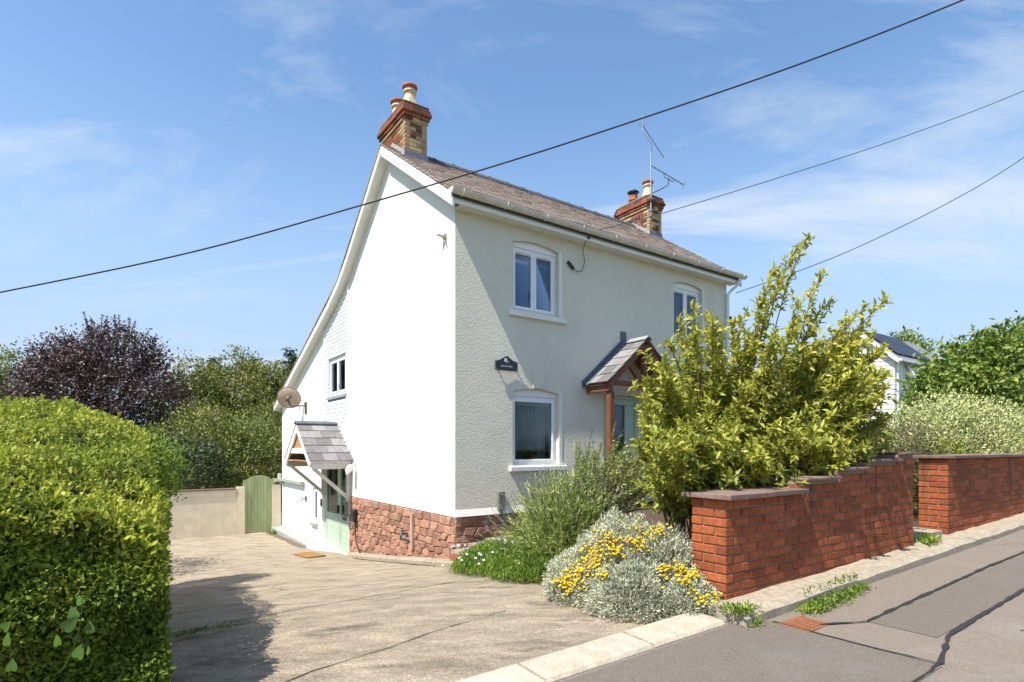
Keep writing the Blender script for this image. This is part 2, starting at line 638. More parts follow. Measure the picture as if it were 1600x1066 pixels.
def rubble(a0, a1, hb, ht, axis, face, wmin=0.15, wmax=0.36):
    """random rubble: stretched cells round scattered points, every cell one stone"""
    K = 2.2                                     # stones are wider than tall
    pts = []
    z = hb + 0.05
    while z < ht:
        rhh = random.uniform(0.085, 0.15)
        a = a0 + random.uniform(0, 0.15)
        while a < a1:
            pts.append((a, (z + random.uniform(-0.025, 0.025)) * K))
            a += random.uniform(wmin, wmax)
        z += rhh
    for i, (px_, py_) in enumerate(pts):
        poly = [(a0 + 0.003, hb * K), (a1, hb * K), (a1, ht * K - 0.01), (a0 + 0.003, ht * K - 0.01)]
        for j, (qx, qy) in enumerate(pts):
            if i == j or abs(qx - px_) > 0.9 or abs(qy - py_) > 0.9:
                continue
            nx, ny = qx - px_, qy - py_
            l_ = math.hypot(nx, ny)
            nx, ny = nx / l_, ny / l_
            poly = clip_half(poly, nx, ny, nx * (px_ + qx) / 2 + ny * (py_ + qy) / 2 - 0.006)
            if len(poly) < 3:
                break
        if len(poly) < 3:
            continue
        q = [(x, y / K) for x, y in poly]
        # drop very short edges
        r_ = [q[k] for k in range(len(q)) if math.hypot(q[k][0] - q[k - 1][0], q[k][1] - q[k - 1][1]) > 0.012]
        if len(r_) >= 3:
            stone(r_, axis, face, 0.06, random.uniform(0.010, 0.034))


rubble(0.0, 5.05, -2.62, -1.13, 0, 0.012)
rubble(0.0, 1.3, -1.85, -1.11, 1, 0.012, 0.2, 0.5)
hp(G().prism([(-0.035, -1.115), (0.0, -1.0), (0.0, -1.115)], 0, 0.0, LEN), 'bellcast_drip', smooth_r)

# ------------------------------------------------------------------ windows and doors


def PF(swap):
    return (lambda a, d, h: (d, a, h)) if swap else (lambda a, d, h: (a, d, h))


def bar(g, swap, a0, a1, d0, d1, h0, h1):
    if swap:
        g.box(d0, d1, a0, a1, h0, h1)
    else:
        g.box(a0, a1, d0, d1, h0, h1)


def ring(g, swap, a0, a1, h0, h1, w, d0, d1, wb=None):
    wb = wb or w
    bar(g, swap, a0, a0 + w, d0, d1, h0, h1)
    bar(g, swap, a1 - w, a1, d0, d1, h0, h1)
    bar(g, swap, a0 + w, a1 - w, d0, d1, h1 - w, h1)
    bar(g, swap, a0 + w, a1 - w, d0, d1, h0, h0 + wb)


def window(a0, a1, h0, h1, lights, swap=False, rec=0.09, gl=None, sash_w=0.055, blind=None, vents=False):
    g = G()
    ring(g, swap, a0, a1, h0, h1, 0.05, rec, rec + 0.07)
    wnd = hp(g, 'window', upvc)
    n = len(lights)
    x = a0 + 0.052
    tot = a1 - a0 - 0.104
    for i, fr in enumerate(lights):
        w = tot * fr
        s = G()
        ring(s, swap, x + 0.002, x + w - 0.002, h0 + 0.052, h1 - 0.052, sash_w, rec - 0.018, rec + 0.045)
        so = s.obj('sash', upvc, wnd, bevel=0.006)
        p = G()
        bar(p, swap, x + sash_w, x + w - sash_w, rec + 0.012, rec + 0.018, h0 + 0.05 + sash_w, h1 - 0.05 - sash_w)
        p.obj('pane', gl or glass, wnd)
        if blind:
            q = G()
            zt = h1 - 0.13
            bar(q, swap, x + 0.02, x + w - 0.02, rec + 0.10, rec + 0.108, h0 + 0.04, zt - 0.10)
            q.obj('blind', blind, wnd)
            q = G()
            bar(q, swap, x + 0.02, x + w - 0.02, rec + 0.09, rec + 0.112, zt - 0.10, zt - 0.03)
            q.obj('blind_top', blind_pale, wnd)
        if vents:
            q = G()
            bar(q, swap, x + w * 0.18, x + w * 0.78, rec - 0.034, rec - 0.02, h1 - 0.093, h1 - 0.073)
            q.obj('trickle_vent', soffit_m, wnd)
        if n == 2:
            hx = x + w - sash_w - 0.012 if i == 0 else x + sash_w * 0.5
            q = G()
            bar(q, swap, hx, hx + 0.018, rec - 0.034, rec - 0.02, (h0 + h1) / 2 - 0.30, (h0 + h1) / 2 - 0.18)
            if i == 0:
                q.obj('handle', upvc, wnd)
        x += w
    return wnd


def head_infill(a0, a1, hs, rise, low, wnd):
    """white panel between the straight frame and the curved arch"""
    f = arch(a0, a1, hs, rise)
    xs = list(np.linspace(a0 + 0.002, a1 - 0.002, 12))
    poly = [(x, f(x) - 0.004) for x in xs]
    poly = [(xs[0], low), (xs[-1], low)] + poly[::-1]
    G().prism(poly, 1, 0.07, 0.15).obj('arch_infill', upvc, wnd)


def sill(a0, a1, h0, h1, wnd, m):
    g = G().prism([(-0.065, h0), (0.12, h0), (0.12, h1), (-0.065, h1 - 0.02)], 0, a0, a1)
    g.obj('sill', m, wnd, bevel=0.006)


for i, (a0, a1, b0, t0, rs) in enumerate(FW):
    up = i < 2
    fh = t0 - 0.055 if up else t0 - 0.075
    if up:
        wd = window(a0 + 0.003, a1 - 0.003, b0, fh, (0.5, 0.5), blind=blind_blue, vents=True, gl=glass_hi)
    else:
        wd = window(a0 + 0.003, a1 - 0.003, b0, fh, (1.0,), sash_w=0.045)
        g = G()                                  # net curtain with folds behind the glass
        n = 60
        for k in range(n + 1):
            a = a0 + 0.1 + (a1 - a0 - 0.2) * k / n
            d = 0.30 + 0.018 * math.sin(k * 0.9) + 0.01 * math.sin(k * 0.37)
            g.v += [(a, d, b0 + 0.1), (a, d, fh - 0.06)]
        for k in range(n):
            g.f.append((2 * k, 2 * k + 2, 2 * k + 3, 2 * k + 1))
        g.obj('curtain', curtain_m, wd, smooth=True)
        G().box(a0 + 0.08, a1 - 0.08, 0.2, 0.235, fh - 0.15, fh - 0.055).obj('blind', blind_pale, wd)
    head_infill(a0, a1, t0, rs, fh + 0.002, wd)
    sill(a0 - 0.08, a1 + 0.15, b0 - 0.105, b0 - 0.004, wd, smooth_r)
    # raised render band round the opening
    bd = 0.075
    if up or i == 2:
        g = G().box(a1 + 0.002, a1 + bd, -0.008, -0.0005, b0, t0 + 0.03)
        g.obj('render_margin', smooth_r, wd)
hp(G().prism([(1.57, 1.06), (1.81, 1.06), (1.83, 1.33), (1.55, 1.33)], 1, -0.026, 0.02), 'keystone', render_m)

# gable window with its own trim
wd = window(5.29, 6.58, 1.31, 2.24, (0.5, 0.5), swap=True, rec=0.03, gl=glass)
G().box(-0.05, 0.05, 5.2, 6.66, 1.225, 1.295).obj('sill', lead_lt, wd)
for k in range(13):                              # venetian slats behind one light
    z = 1.40 + k * 0.045
    G().prism([(5.36, z), (5.88, z), (5.88, z + 0.006), (5.36, z + 0.006)], 0, 0.13, 0.16).obj('slat', pine, wd)
wd = window(7.67, 8.11, -2.05, -1.11, (1.0,), swap=True, rec=0.05, sash_w=0.05)
G().box(-0.07, 0.05, 7.60, 8.16, -2.14, -2.07).obj('sill', lead_lt, wd)

# front door in the timber porch
g = G()
ring(g, False, 3.303, 4.297, -1.04, 1.045, 0.06, 0.06, 0.14)
fd = hp(g, 'front_door', green_paint)
G().box(3.37, 4.23, 0.075, 0.13, 0.86, 0.982).box(3.37, 4.23, 0.075, 0.13, -1.03, -0.35).box(3.37, 3.45, 0.08, 0.13, -0.345, 0.855).box(3.98, 4.23, 0.08, 0.13, -0.345, 0.855).obj('door_leaf', green_paint, fd)
G().box(3.455, 3.975, 0.10, 0.108, -0.34, 0.85).obj('pane', glass, fd)
G().box(3.46, 3.97, 0.16, 0.17, -0.33, 0.84).obj('curtain', curtain_m, fd)
G().box(3.93, 3.96, 0.03, 0.078, -0.2, -0.05).obj('handle', grey_metal, fd)

# side door: two sage green glazed leaves
g = G()
ring(g, True, 5.083, 7.117, -2.545, -0.335, 0.055, 0.05, 0.13)
sd = hp(g, 'side_door', green_paint)
for a0, a1, nm in ((5.145, 5.93, 'door_leaf'), (5.95, 7.055, 'door_leaf')):
    zt, zm, zb = -0.395, -1.72, -2.485
    s = G()
    w = 0.10
    ring(s, True, a0, a1, zb, zt, w, 0.045, 0.10, 0.12)
    s.box(0.047, 0.098, a0 + w, a1 - w, zm - 0.06, zm + 0.06)
    lf = s.obj(nm, green_paint, sd)
    G().box(0.07, 0.077, a0 + w, a1 - w, zm + 0.06, zt - w).obj('pane', glass, lf)
    G().box(0.060, 0.09, a0 + w, a1 - w, zb + 0.12, zm - 0.06).obj('panel', green_paint, lf)
    for k in range(4):
        zz_ = zb + 0.17 + k * 0.14
        G().box(0.054, 0.062, a0 + w + 0.02, a1 - w - 0.02, zz_, zz_ + 0.11).obj('tongue_board', green_paint, lf)
G().box(0.03, 0.048, 5.38, 5.66, -1.75, -1.68).obj('letter_box', dark_metal, sd)
G().box(-0.02, 0.046, 5.905, 5.925, -1.62, -1.42).obj('handle', black_pl, sd)
G().box(0.3, 0.34, 5.1, 7.1, -2.5, -0.4).obj('hall_shade_panel', interior, sd)  # dark panel added behind the leaves, its colour stands for the hall's shade
hp(G().prism([(0.0, -2.72), (-0.42, -2.74), (-0.36, -2.60), (0.02, -2.56)], 1, 5.0, 7.35), 'door_step', smooth_r)
hp(G().prism([(0.0, -3.05), (-0.36, -3.05), (-0.34, -2.60), (0.0, -2.565)], 1, 7.36, 11.67), 'base_ledge', mat('grey_concrete', (0.36, 0.36, 0.35), (0.25, 0.25, 0.24), scale=8, bump=0.4, c3=(0.45, 0.43, 0.38), s3=4))

# white weatherboarding strip
cb = hp(G().box(-0.004, 0.0, 5.06, 6.95, -0.2, 1.22).box(-0.004, 0.0, 5.06, 6.95, 2.26, 3.05), 'weatherboarding', lead_lt)
cb_m = upvc
z = -0.3
while z < 4.1:
    a0, a1 = 5.09, 6.92
    segs = [(a0, a1)]
    if z + 0.088 > 1.225 and z < 2.27:
        segs = [(a0, 5.26), (6.615, a1)]
    for s0, s1 in segs:
        zt = z + 0.088
        def clipv(zv):
            return zv
        # boards end where the sloping roof cuts them
        lim = 4.7
        e1 = s1
        while e1 > s0 and rh(e1) - 0.16 < zt:
            e1 -= 0.02
        if e1 - s0 > 0.06:
            G().prism([(-0.006, z), (-0.026, z), (-0.012, zt + 0.006), (-0.006, zt + 0.006)], 1, s0, e1).obj('board', cb_m, cb)
    z += 0.092
G().box(-0.034, 0.0, 6.92, 6.97, -0.3, 3.1).obj('corner_trim', upvc, cb)
G().box(-0.034, 0.0, 5.04, 5.09, -0.3, 3.85).obj('corner_trim', upvc, cb)

# ------------------------------------------------------------------ roof
g = G()
pt = [(v, h) for v, h in ROOF]
und = [(v, h - 0.09) for v, h in ROOF][::-1]
g.prism([(v, h - 0.02) for v, h in ROOF] + und, 0, -0.20, LEN + 0.18)
roof = hp(g, 'roof', dark_slate)
sv, sf, st = [], [], []


def slates(rows_from, rows_to, v0, h0, v1, h1, u0, u1, gauge=0.2, width=0.255, th=0.011):
    L_ = math.hypot(v1 - v0, h1 - h0)
    dv, dh = (v1 - v0) / L_, (h1 - h0) / L_
    nv, nh = -dh, dv
    nr = int(L_ / gauge) + 1
    for r in range(nr):
        s0 = r * gauge
        s1 = min(s0 + gauge * 1.9, L_)
        u = u0 - (width / 2 if r % 2 else 0)
        while u < u1:
            a, b = max(u, u0) + 0.003, min(u + width, u1) - 0.003
            if b - a > 0.03:
                n = len(sv)
                lift = 0.030 + random.uniform(0, 0.005)
                e = random.uniform(-0.008, 0.008)
                for (s, l) in ((s0 + e, lift), (s1, 0.006)):
                    for t in (0, th):
                        for uu in (a, b):
                            sv.append((uu, v0 + dv * s + nv * (l + t - 0.02), h0 + dh * s + nh * (l + t - 0.02)))
                q = [n + i for i in range(8)]
                sf.extend([(q[2], q[3], q[7], q[6]), (q[0], q[1], q[3], q[2]), (q[0], q[2], q[6], q[4]), (q[1], q[5], q[7], q[3])])
                st.extend([random.uniform(0.32, 0.62)] * 8)
            u += width


slates(0, 0, -0.30, 3.97, 2.6, 5.98, -0.22, LEN + 0.2)
slates(0, 0, 5.3, 3.97, 2.6, 5.98, -0.22, LEN + 0.2, gauge=0.24, width=0.3)
slates(0, 0, 11.98, 1.39, 5.3, 3.95, -0.22, LEN + 0.2, gauge=0.24, width=0.3)
so = mesh_obj('slates', sv, sf, slate_m, roof)
so['kind'] = 'stuff'
at = so.data.attributes.new('tint', 'FLOAT', 'POINT')
at.data.foreach_set('value', st)
# ridge tiles
u = 0.5
while u < 6.9:
    ln = 0.46
    e = random.uniform(-0.004, 0.006)
    G().prism([(2.6 - 0.13, 5.90 + e), (2.6, 6.015 + e), (2.6 + 0.13, 5.90 + e), (2.6 + 0.13, 5.925 + e), (2.6, 6.045 + e), (2.6 - 0.13, 5.925 + e)], 0, u + 0.006, u + ln).obj('ridge_tile', dark_slate, roof)
    G().prism([(2.6 - 0.14, 5.905), (2.6, 6.03), (2.6 + 0.14, 5.905), (2.6 + 0.14, 5.93), (2.6, 6.062), (2.6 - 0.14, 5.93)], 0, u + ln - 0.03, u + ln + 0.03).obj('ridge_tile', dark_slate, roof)
    u += ln
# barge boards and verge soffits
for side, u0 in ((0, -0.205), (1, LEN + 0.17)):
    for i in range(len(ROOF) - 1):
        (va, ha), (vb, hb) = ROOF[i], ROOF[i + 1]
        d = 0.20 if i == 0 else 0.13
        G().prism([(va, ha - 0.03), (vb, hb - 0.03), (vb, hb - 0.03 - d), (va, ha - 0.03 - d)], 0, u0, u0 + 0.03).obj('bargeboard', upvc, roof)
        if side == 0:
            va2 = max(va, 0.0)
            ha2 = ha + (hb - ha) * (va2 - va) / (vb - va)
            G().prism([(va2, ha2 - 0.145), (vb, hb - 0.145), (vb, hb - 0.16), (va2, ha2 - 0.16)], 0, -0.174, 0.0).obj('verge_soffit', soffit_m, roof)
# fascia, soffit, gutter, brackets, downpipe
G().box(-0.17, LEN + 0.16, -0.235, -0.21, 3.835, 4.0).obj('fascia', upvc, roof)
G().box(0.0, LEN + 0.15, -0.208, 0.0, 3.845, 3.86).obj('soffit', soffit_m, roof)
gv, gf = [], []
NG = 10
for k, uu in enumerate((-0.24, LEN + 0.26)):
    for layer, rr in ((0, 0.075), (1, 0.069)):
        for i in range(NG + 1):
            a = math.pi + math.pi * i / NG
            gv.append((uu, -0.312 + rr * math.cos(a), 4.01 + rr * math.sin(a)))
n = NG + 1
for i in range(NG):
    gf.append((i, i + 1, 2 * n + i + 1, 2 * n + i))
    gf.append((n + i, 3 * n + i, 3 * n + i + 1, n + i + 1))
    gf.append((i, n + i, n + i + 1, i + 1))
    gf.append((2 * n + i, 2 * n + i + 1, 3 * n + i + 1, 3 * n + i))
gf += [(0, 2 * n, 3 * n, n), (NG, n + NG, 3 * n + NG, 2 * n + NG)]
gut = mesh_obj('gutter', gv, gf, gutter_m, roof, smooth=False)
G().prism([(-0.312 + 0.076 * math.cos(math.pi + math.pi * i / 10), 4.01 + 0.076 * math.sin(math.pi + math.pi * i / 10)) for i in range(11)], 0, -0.25, -0.241).obj('end_cap', upvc, gut)
for k in range(10):
    uu = -0.05 + k * 0.83
    pts = [(uu, -0.312 + 0.079 * math.cos(math.pi + math.pi * i / 8), 4.01 + 0.079 * math.sin(math.pi + math.pi * i / 8)) for i in range(9)]
    G().tube(pts, 0.008, 6).obj('bracket', upvc, gut)
G().tube([(LEN + 0.06, -0.30, 3.95), (LEN + 0.06, -0.30, 3.82), (LEN + 0.02, -0.10, 3.68), (LEN - 0.03, -0.06, 3.6), (LEN - 0.03, -0.06, -1.2)], 0.034, 10).obj('downpipe', upvc, roof, smooth=True)

# ------------------------------------------------------------------ chimneys
bm_y, bm_r, bm_d = brick_mesh(brick_yel), brick_mesh(brick_chr), brick_mesh(brick_drk)


def chimney(u0, kind):
    u1, v0, v1 = u0 + 0.47, 2.01, 3.18
    ch = hp(G().box(u0 + 0.008, u1 - 0.008, v0 + 0.008, v1 - 0.008, 5.2, 6.56), 'chimney', mortar)
    z = 5.28
    k = 0
    while z < 6.28:
        zc = z + 0.0325
        # faces looking along -u and +u
        for fu, sgn in ((u0 + 0.051, -1), (u1 - 0.051, 1)):
            a = v0
            first = True
            off = 0.1025 if k % 2 else 0.215
            cuts = [off]
            while a < v1 - 0.02:
                ln = off if first else 0.215
                ln = min(ln, v1 - a)
                edge = first or a + ln > v1 - 0.05
                me = bm_y if edge or random.random() < 0.16 else random.choice((bm_r, bm_r, bm_r, bm_d))
                if ln > 0.03:
                    inst(me, 'brick', ch, (fu, a + ln / 2, zc), math.pi / 2, (max(0.1, (ln - 0.009) / 0.215), 1, 1), 0.006)
                a += ln + (0.0 if ln < 0.03 else 0.001)
                first = False
        # front and back, between the corner bricks
        for fv in (v0 + 0.051, v1 - 0.051):
            pat = [0.125, 0.125] if k % 2 else [0.25]
            a = u0 + 0.107
            for ln in pat:
                me = random.choice((bm_y, bm_y, bm_d, bm_r)) if k % 2 == 0 else random.choice((bm_y, bm_y, bm_y, bm_d))
                inst(me, 'brick', ch, (a + ln / 2 + 0.002, fv, zc), 0, ((ln - 0.009) / 0.215, 1, 1), 0.006)
                a += ln
        z += 0.0755
        k += 1
    # oversailing courses of red brick
    for c, out in enumerate((0.02, 0.045, 0.075, 0.055, 0.03)):
        zc = 6.29 + 0.0325 + c * 0.07
        if c == 4:
            zc -= 0.004
        a0, a1, b0, b1 = u0 - out, u1 + out, v0 - out, v1 + out
        mes = [bm_y, bm_r, bm_r, bm_r, bm_d][c]
        for vv in (b0 + 0.051, b1 - 0.051):
            n = 3
            for i in range(n):
                ln = (a1 - a0) / n
                inst(bm_d if random.random() < 0.45 else mes, 'brick', ch, (a0 + ln * (i + 0.5), vv, zc), 0, ((ln - 0.008) / 0.215, 1, 1), 0.012)
        for uu in (a0 + 0.051, a1 - 0.051):
            n = 5
            s = b0 + 0.106
            for i in range(n):
                ln = (b1 - b0 - 0.212) / n
                inst(mes if random.random() < 0.85 else bm_d, 'brick', ch, (uu, s + ln * (i + 0.5), zc), math.pi / 2, ((ln - 0.008) / 0.215, 1, 1), 0.012)
    G().prism([(v0 - 0.02, 6.60), (v1 + 0.02, 6.60), (v1 - 0.12, 6.67), (v0 + 0.12, 6.67)], 0, u0 - 0.01, u1 + 0.01).obj('flaunching', mortar, ch)
    # lead skirt
    G().prism([(v0 - 0.03, rh(v0) - 0.02), (v0 - 0.012, rh(v0) + 0.13), (v0 + 0.0, rh(v0) + 0.13), (v0 + 0.0, rh(v0) - 0.02)], 0, u0 - 0.012, u1 + 0.012).obj('flashing', lead, ch)
    for uu in (u0 - 0.012, u1 + 0.002):
        G().prism([(v0, rh(v0) - 0.02), (2.6, rh(2.6) - 0.02), (v1, rh(v1) - 0.02), (v1, rh(v1) + 0.10), (2.6, rh(2.6) + 0.10), (v0, rh(v0) + 0.12)], 0, uu, uu + 0.010).obj('flashing', lead_lt, ch)
    uc = (u0 + u1) / 2

    def pot(v, top_m, body_m, short=False):
        if short:
            p = G().lathe([(0.11, 0), (0.105, 0.16), (0.125, 0.17), (0.125, 0.21), (0.11, 0.22), (0.12, 0.27), (0.12, 0.30), (0.09, 0.30), (0.09, 0.1)], (uc, v, 6.62), 20)
            po = p.obj('chimney_pot', terracotta, ch, smooth=True)
            G().lathe([(0.07, 0.26), (0.07, 0.38), (0.15, 0.385), (0.165, 0.41), (0.11, 0.45), (0.0, 0.465)], (uc, v, 6.62), 18).obj('cowl', black_pl, po, smooth=True)
            return
        p = G()
        s0, s1 = 0.145, 0.098
        n = 16
        prof = [(0.0, 0.19, 1.0), (0.10, 0.175, 0.75), (0.34, 0.105, 0.2), (0.40, 0.10, 0.0)]
        for zz_, r, sq in prof:
            for k in range(n):
                a = 2 * math.pi * (k + 0.5) / n
                c, s = math.cos(a), math.sin(a)
                q = r * 0.78 / max(abs(c), abs(s))
                rr = sq * min(q, r * 1.05) + (1 - sq) * r
                p.v.append((uc + rr * c, v + rr * s, 6.60 + zz_))
        for i in range(len(prof) - 1):
            for k in range(n):
                k2 = (k + 1) % n
                p.f.append((i * n + k, i * n + k2, (i + 1) * n + k2, (i + 1) * n + k))
        po = p.obj('chimney_pot', body_m, ch)
        G().lathe([(0.10, 0.385), (0.128, 0.39), (0.128, 0.425), (0.108, 0.43), (0.108, 0.47)], (uc, v, 6.60), 20).obj('pot_collar', body_m, po, smooth=True)
        G().lathe([(0.107, 0.462), (0.143, 0.47), (0.152, 0.50), (0.146, 0.525), (0.12, 0.54), (0.10, 0.54), (0.10, 0.40)], (uc, v, 6.60), 22).obj('pot_rim', top_m, po, smooth=True)

    if kind == 0:
        pot(2.30, terracotta, buff_clay)
        pot(2.88, terracotta, buff_clay)
    else:
        pot(2.28, terracotta, buff_clay)
        pot(2.80, terracotta, buff_clay, True)


chimney(0.035, 0)
chimney(6.93, 1)

# ------------------------------------------------------------------ timber front porch


def slope_slates(par, p0, along, up, n_along, n_up, la, lu, nrm, m, gap=0.006, th=0.012, name='slate'):
    """separate slates on a small roof: p0 lower corner, along = ridge direction, up = up the slope"""
    along, up, nrm, p0 = Vector(along), Vector(up), Vector(nrm), Vector(p0)
    for r in range(n_up):
        off = -0.5 if r % 2 else 0.0
        i = off
        while i < n_along - 0.01:
            a0, a1 = max(i, 0) * la + gap / 2, min(i + 1, n_along) * la - gap / 2
            i += 1
            if a1 - a0 < 0.03:
                continue
            e = random.uniform(-0.006, 0.006)
            l0 = 0.026 + random.uniform(0, 0.005)
            s0, s1 = r * lu + e, min((r + 1) * lu + 0.05, n_up * lu)
            g = G()
            for s, l in ((s0, l0), (s1, 0.012 if s1 > (r + 1) * lu else 0.02)):
                for t in (0, th):
                    for a in (a0, a1):
                        g.v.append(tuple(p0 + along * a + up * s + nrm * (l + t)))
            g.f = [(0, 1, 3, 2), (4, 6, 7, 5), (0, 4, 5, 1), (2, 3, 7, 6), (0, 2, 6, 4), (1, 5, 7, 3)]
            g.obj(name, m, par)


PU, PH, PE, PP = 3.83, 2.06, 1.20, 0.62       # ridge u, ridge height, eave height, projection
hw = 1.02
g = G()
for s in (-1, 1):
    g.prism([(PU, PH), (PU + s * hw, PE), (PU + s * hw, PE - 0.03), (PU, PH - 0.03)][:: s], 1, -PP, -0.002)
porch = hp(g, 'front_porch', oak)
for s in (-1, 1):
    L_ = math.hypot(hw, PH - PE)
    upv = (-s * hw / L_, 0, (PH - PE) / L_)
    nr = (s * (PH - PE) / L_, 0, hw / L_)
    slope_slates(porch, (PU + s * (hw + 0.03), -PP - 0.03, PE - 0.025), (0, 1, 0), upv, 2, 5, (PP - 0.12) / 2 + 0.03, L_ / 5 + 0.004, nr, slate_obj)
    # lead against the wall
    q0, q1 = (PU + s * (hw + 0.06), PE - 0.06), (PU, PH + 0.0)
    G().prism([q0, q1, (q1[0], q1[1] + 0.13), (q0[0] + s * 0.03, q0[1] + 0.11)][:: s], 1, -0.035, -0.003).obj('flashing', lead, porch)
    G().prism([(PU + s * (hw + 0.05), PE - 0.02), (PU, PH + 0.03), (PU, PH + 0.06), (PU + s * (hw + 0.05), PE + 0.01)][:: s], 1, -0.15, -0.036).obj('flashing', lead, porch)
    # front truss: rafter, strut, post, wall plate
    G().beam((PU + s * (hw - 0.02), -PP + 0.07, PE - 0.085), (PU + s * 0.01, -PP + 0.07, PH - 0.10), 0.09, 0.12, (0, 1, 0)).obj('rafter', oak, porch)
    G().beam((PU + s * 0.10, -PP + 0.07, PE + 0.05), (PU + s * 0.42, -PP + 0.07, PE + 0.36), 0.06, 0.06, (0, 1, 0)).obj('strut', oak, porch)
    G().box(PU + s * (hw - 0.14), PU + s * (hw - 0.03), -PP + 0.02, -0.01, PE - 0.16, PE - 0.05).obj('wall_plate', oak, porch)
    G().box(PU + s * (hw - 0.18), PU + s * (hw - 0.07), -PP + 0.02, -PP + 0.13, -1.15, PE - 0.165).obj('post', oak, porch, bevel=0.006)
G().box(PU - hw + 0.06, PU + hw - 0.06, -PP + 0.03, -PP + 0.11, PE - 0.04, PE + 0.045).obj('tie_beam', oak, porch)
G().box(PU - 0.045, PU + 0.045, -PP + 0.025, -PP + 0.115, PE + 0.05, PH - 0.12).obj('king_post', oak, porch)
G().prism([(PU - 0.09, PH + 0.0), (PU, PH + 0.06), (PU + 0.09, PH + 0.0), (PU + 0.09, PH + 0.02), (PU, PH + 0.085), (PU - 0.09, PH + 0.02)], 1, -PP - 0.06, -0.15).obj('ridge_tile', lead_lt, porch)
G().box(PU - 0.07, PU + 0.07, -0.03, -0.003, PH + 0.07, PH + 0.26).obj('flashing', lead, porch)

# ------------------------------------------------------------------ side canopy over the side door
SV, SH, SE, SP = 5.94, 0.57, -0.29, 0.97
hv = 1.13
g = G()
for s in (-1, 1):
    g.prism([(SV, SH), (SV + s * hv, SE), (SV + s * hv, SE - 0.03), (SV, SH - 0.03)][:: -s], 0, -SP, -0.002)
can = hp(g, 'side_canopy', white_wood)
for s in (-1, 1):
    L_ = math.hypot(hv, SH - SE)
    upv = (0, -s * hv / L_, (SH - SE) / L_)
    nr = (0, s * (SH - SE) / L_, hv / L_)
    slope_slates(can, (-SP - 0.02, SV + s * (hv + 0.02), SE - 0.02), (1, 0, 0), upv, 3, 5, (SP + 0.01) / 3, L_ / 5 + 0.003, nr, slate_obj)
    a, b = (-SP + 0.015, SV + s * (hv - 0.01), SE - 0.09), (-SP + 0.015, SV, SH - 0.09)
    G().beam(a, b, 0.045, 0.14, (1, 0, 0) if False else (0, 0, 1)).obj('bargeboard', white_wood, can)
    G().box(-SP + 0.04, -0.005, SV + s * (hv - 0.035), SV + s * (hv - 0.005), SE - 0.19, SE - 0.035).obj('fascia', weath_wood, can)
    vv = SV + s * (hv - 0.16)
    G().box(-0.10, -0.004, vv - 0.045, vv + 0.045, SE - 0.95, SE - 0.06).obj('wall_post', weath_wood, can, bevel=0.006)
    G().beam((-0.08, vv, SE - 0.86), (-SP + 0.1, vv, SE - 0.16), 0.07, 0.075).obj('brace', weath_wood, can)
    G().prism([(SV + s * (hv + 0.06), SE - 0.08), (SV, SH + 0.03), (SV, SH + 0.12), (SV + s * (hv + 0.06), SE + 0.05)][:: -s], 0, -0.02, -0.003).obj('flashing', lead_lt, can)
G().prism([(SV - hv * 0.62, SE + 0.29), (SV + hv * 0.62, SE + 0.29), (SV, SH - 0.10)], 0, -SP + 0.05, -SP + 0.07).obj('gable_boarding', pine, can)
G().box(-SP + 0.02, -SP + 0.075, SV - hv * 0.72, SV + hv * 0.72, SE + 0.16, SE + 0.285).obj('tie_board', white_wood, can)
G().box(-SP + 0.03, -0.01, SV - hv + 0.04, SV + hv - 0.04, SE - 0.02, SE + 0.0).obj('ceiling_board', pine, can)
G().prism([(SV - 0.10, SH - 0.005), (SV, SH + 0.05), (SV + 0.10, SH - 0.005), (SV + 0.10, SH + 0.02), (SV, SH + 0.08), (SV - 0.10, SH + 0.02)], 0, -SP - 0.04, -0.02).obj('ridge_tile', lead, can)


# ------------------------------------------------------------------ small things fixed to the cottage
def hthing(name, label, cat, u, v, h, group=None):
    """root whose children are given in cottage coordinates"""
    r = root(name, label, cat, u, v, h, group)
    r['_o'] = 0
    del r['_o']
    return r, Vector((-u, -v, -h))


def hpart(g, name, m, r, off, smooth=False, bevel=0.0):
    o = g.obj(name, m, r, smooth, bevel)
    o.location = off
    return o


# house name plaque with pale emblem and lettering strokes
r, off = hthing('name_plaque', 'black arched house name plaque with white emblem on front wall', 'plaque', 0.98, -0.03, 1.31)
xs = np.linspace(0.75, 1.207, 24)
poly = [(x, 1.475 + 0.085 * math.exp(-((x - 0.978) / 0.105) ** 2)) for x in xs]
hpart(G().prism([(0.75, 1.315), (1.207, 1.315)] + poly[::-1], 1, -0.050, -0.038), 'plate', mat('plaque_black', (0.008, 0.018, 0.028), (0.006, 0.013, 0.02), rough=0.3, spec=0.5), r, off)
white_p = mat('plaque_white', (0.7, 0.72, 0.72), (0.6, 0.62, 0.62), rough=0.5)
g = G()
for k in range(5):
    a = k * 2 * math.pi / 5
    cx, cy = 0.955 + 0.020 * math.cos(a), 1.492 + 0.024 * math.sin(a)
    g.prism([(cx + 0.016 * math.cos(t), cy + 0.016 * math.sin(t)) for t in np.linspace(0, 2 * math.pi, 9)[:-1]], 1, -0.0525 - 0.0004 * k, -0.049)
g.prism([(0.975, 1.475), (0.983, 1.472), (1.008, 1.44), (1.0, 1.44)], 1, -0.0525, -0.049)
g.prism([(0.99, 1.462), (1.022, 1.482), (1.018, 1.466)], 1, -0.0532, -0.049)
hpart(g, 'emblem', white_p, r, off)
g = G()
for k in range(9):
    x = 0.86 + k * 0.027
    s = random.uniform(-0.006, 0.006)
    g.prism([(x, 1.375), (x + 0.005, 1.375), (x + 0.009 + s, 1.405), (x + 0.004 + s, 1.405)], 1, -0.0522, -0.049)
hpart(g, 'lettering', white_p, r, off)
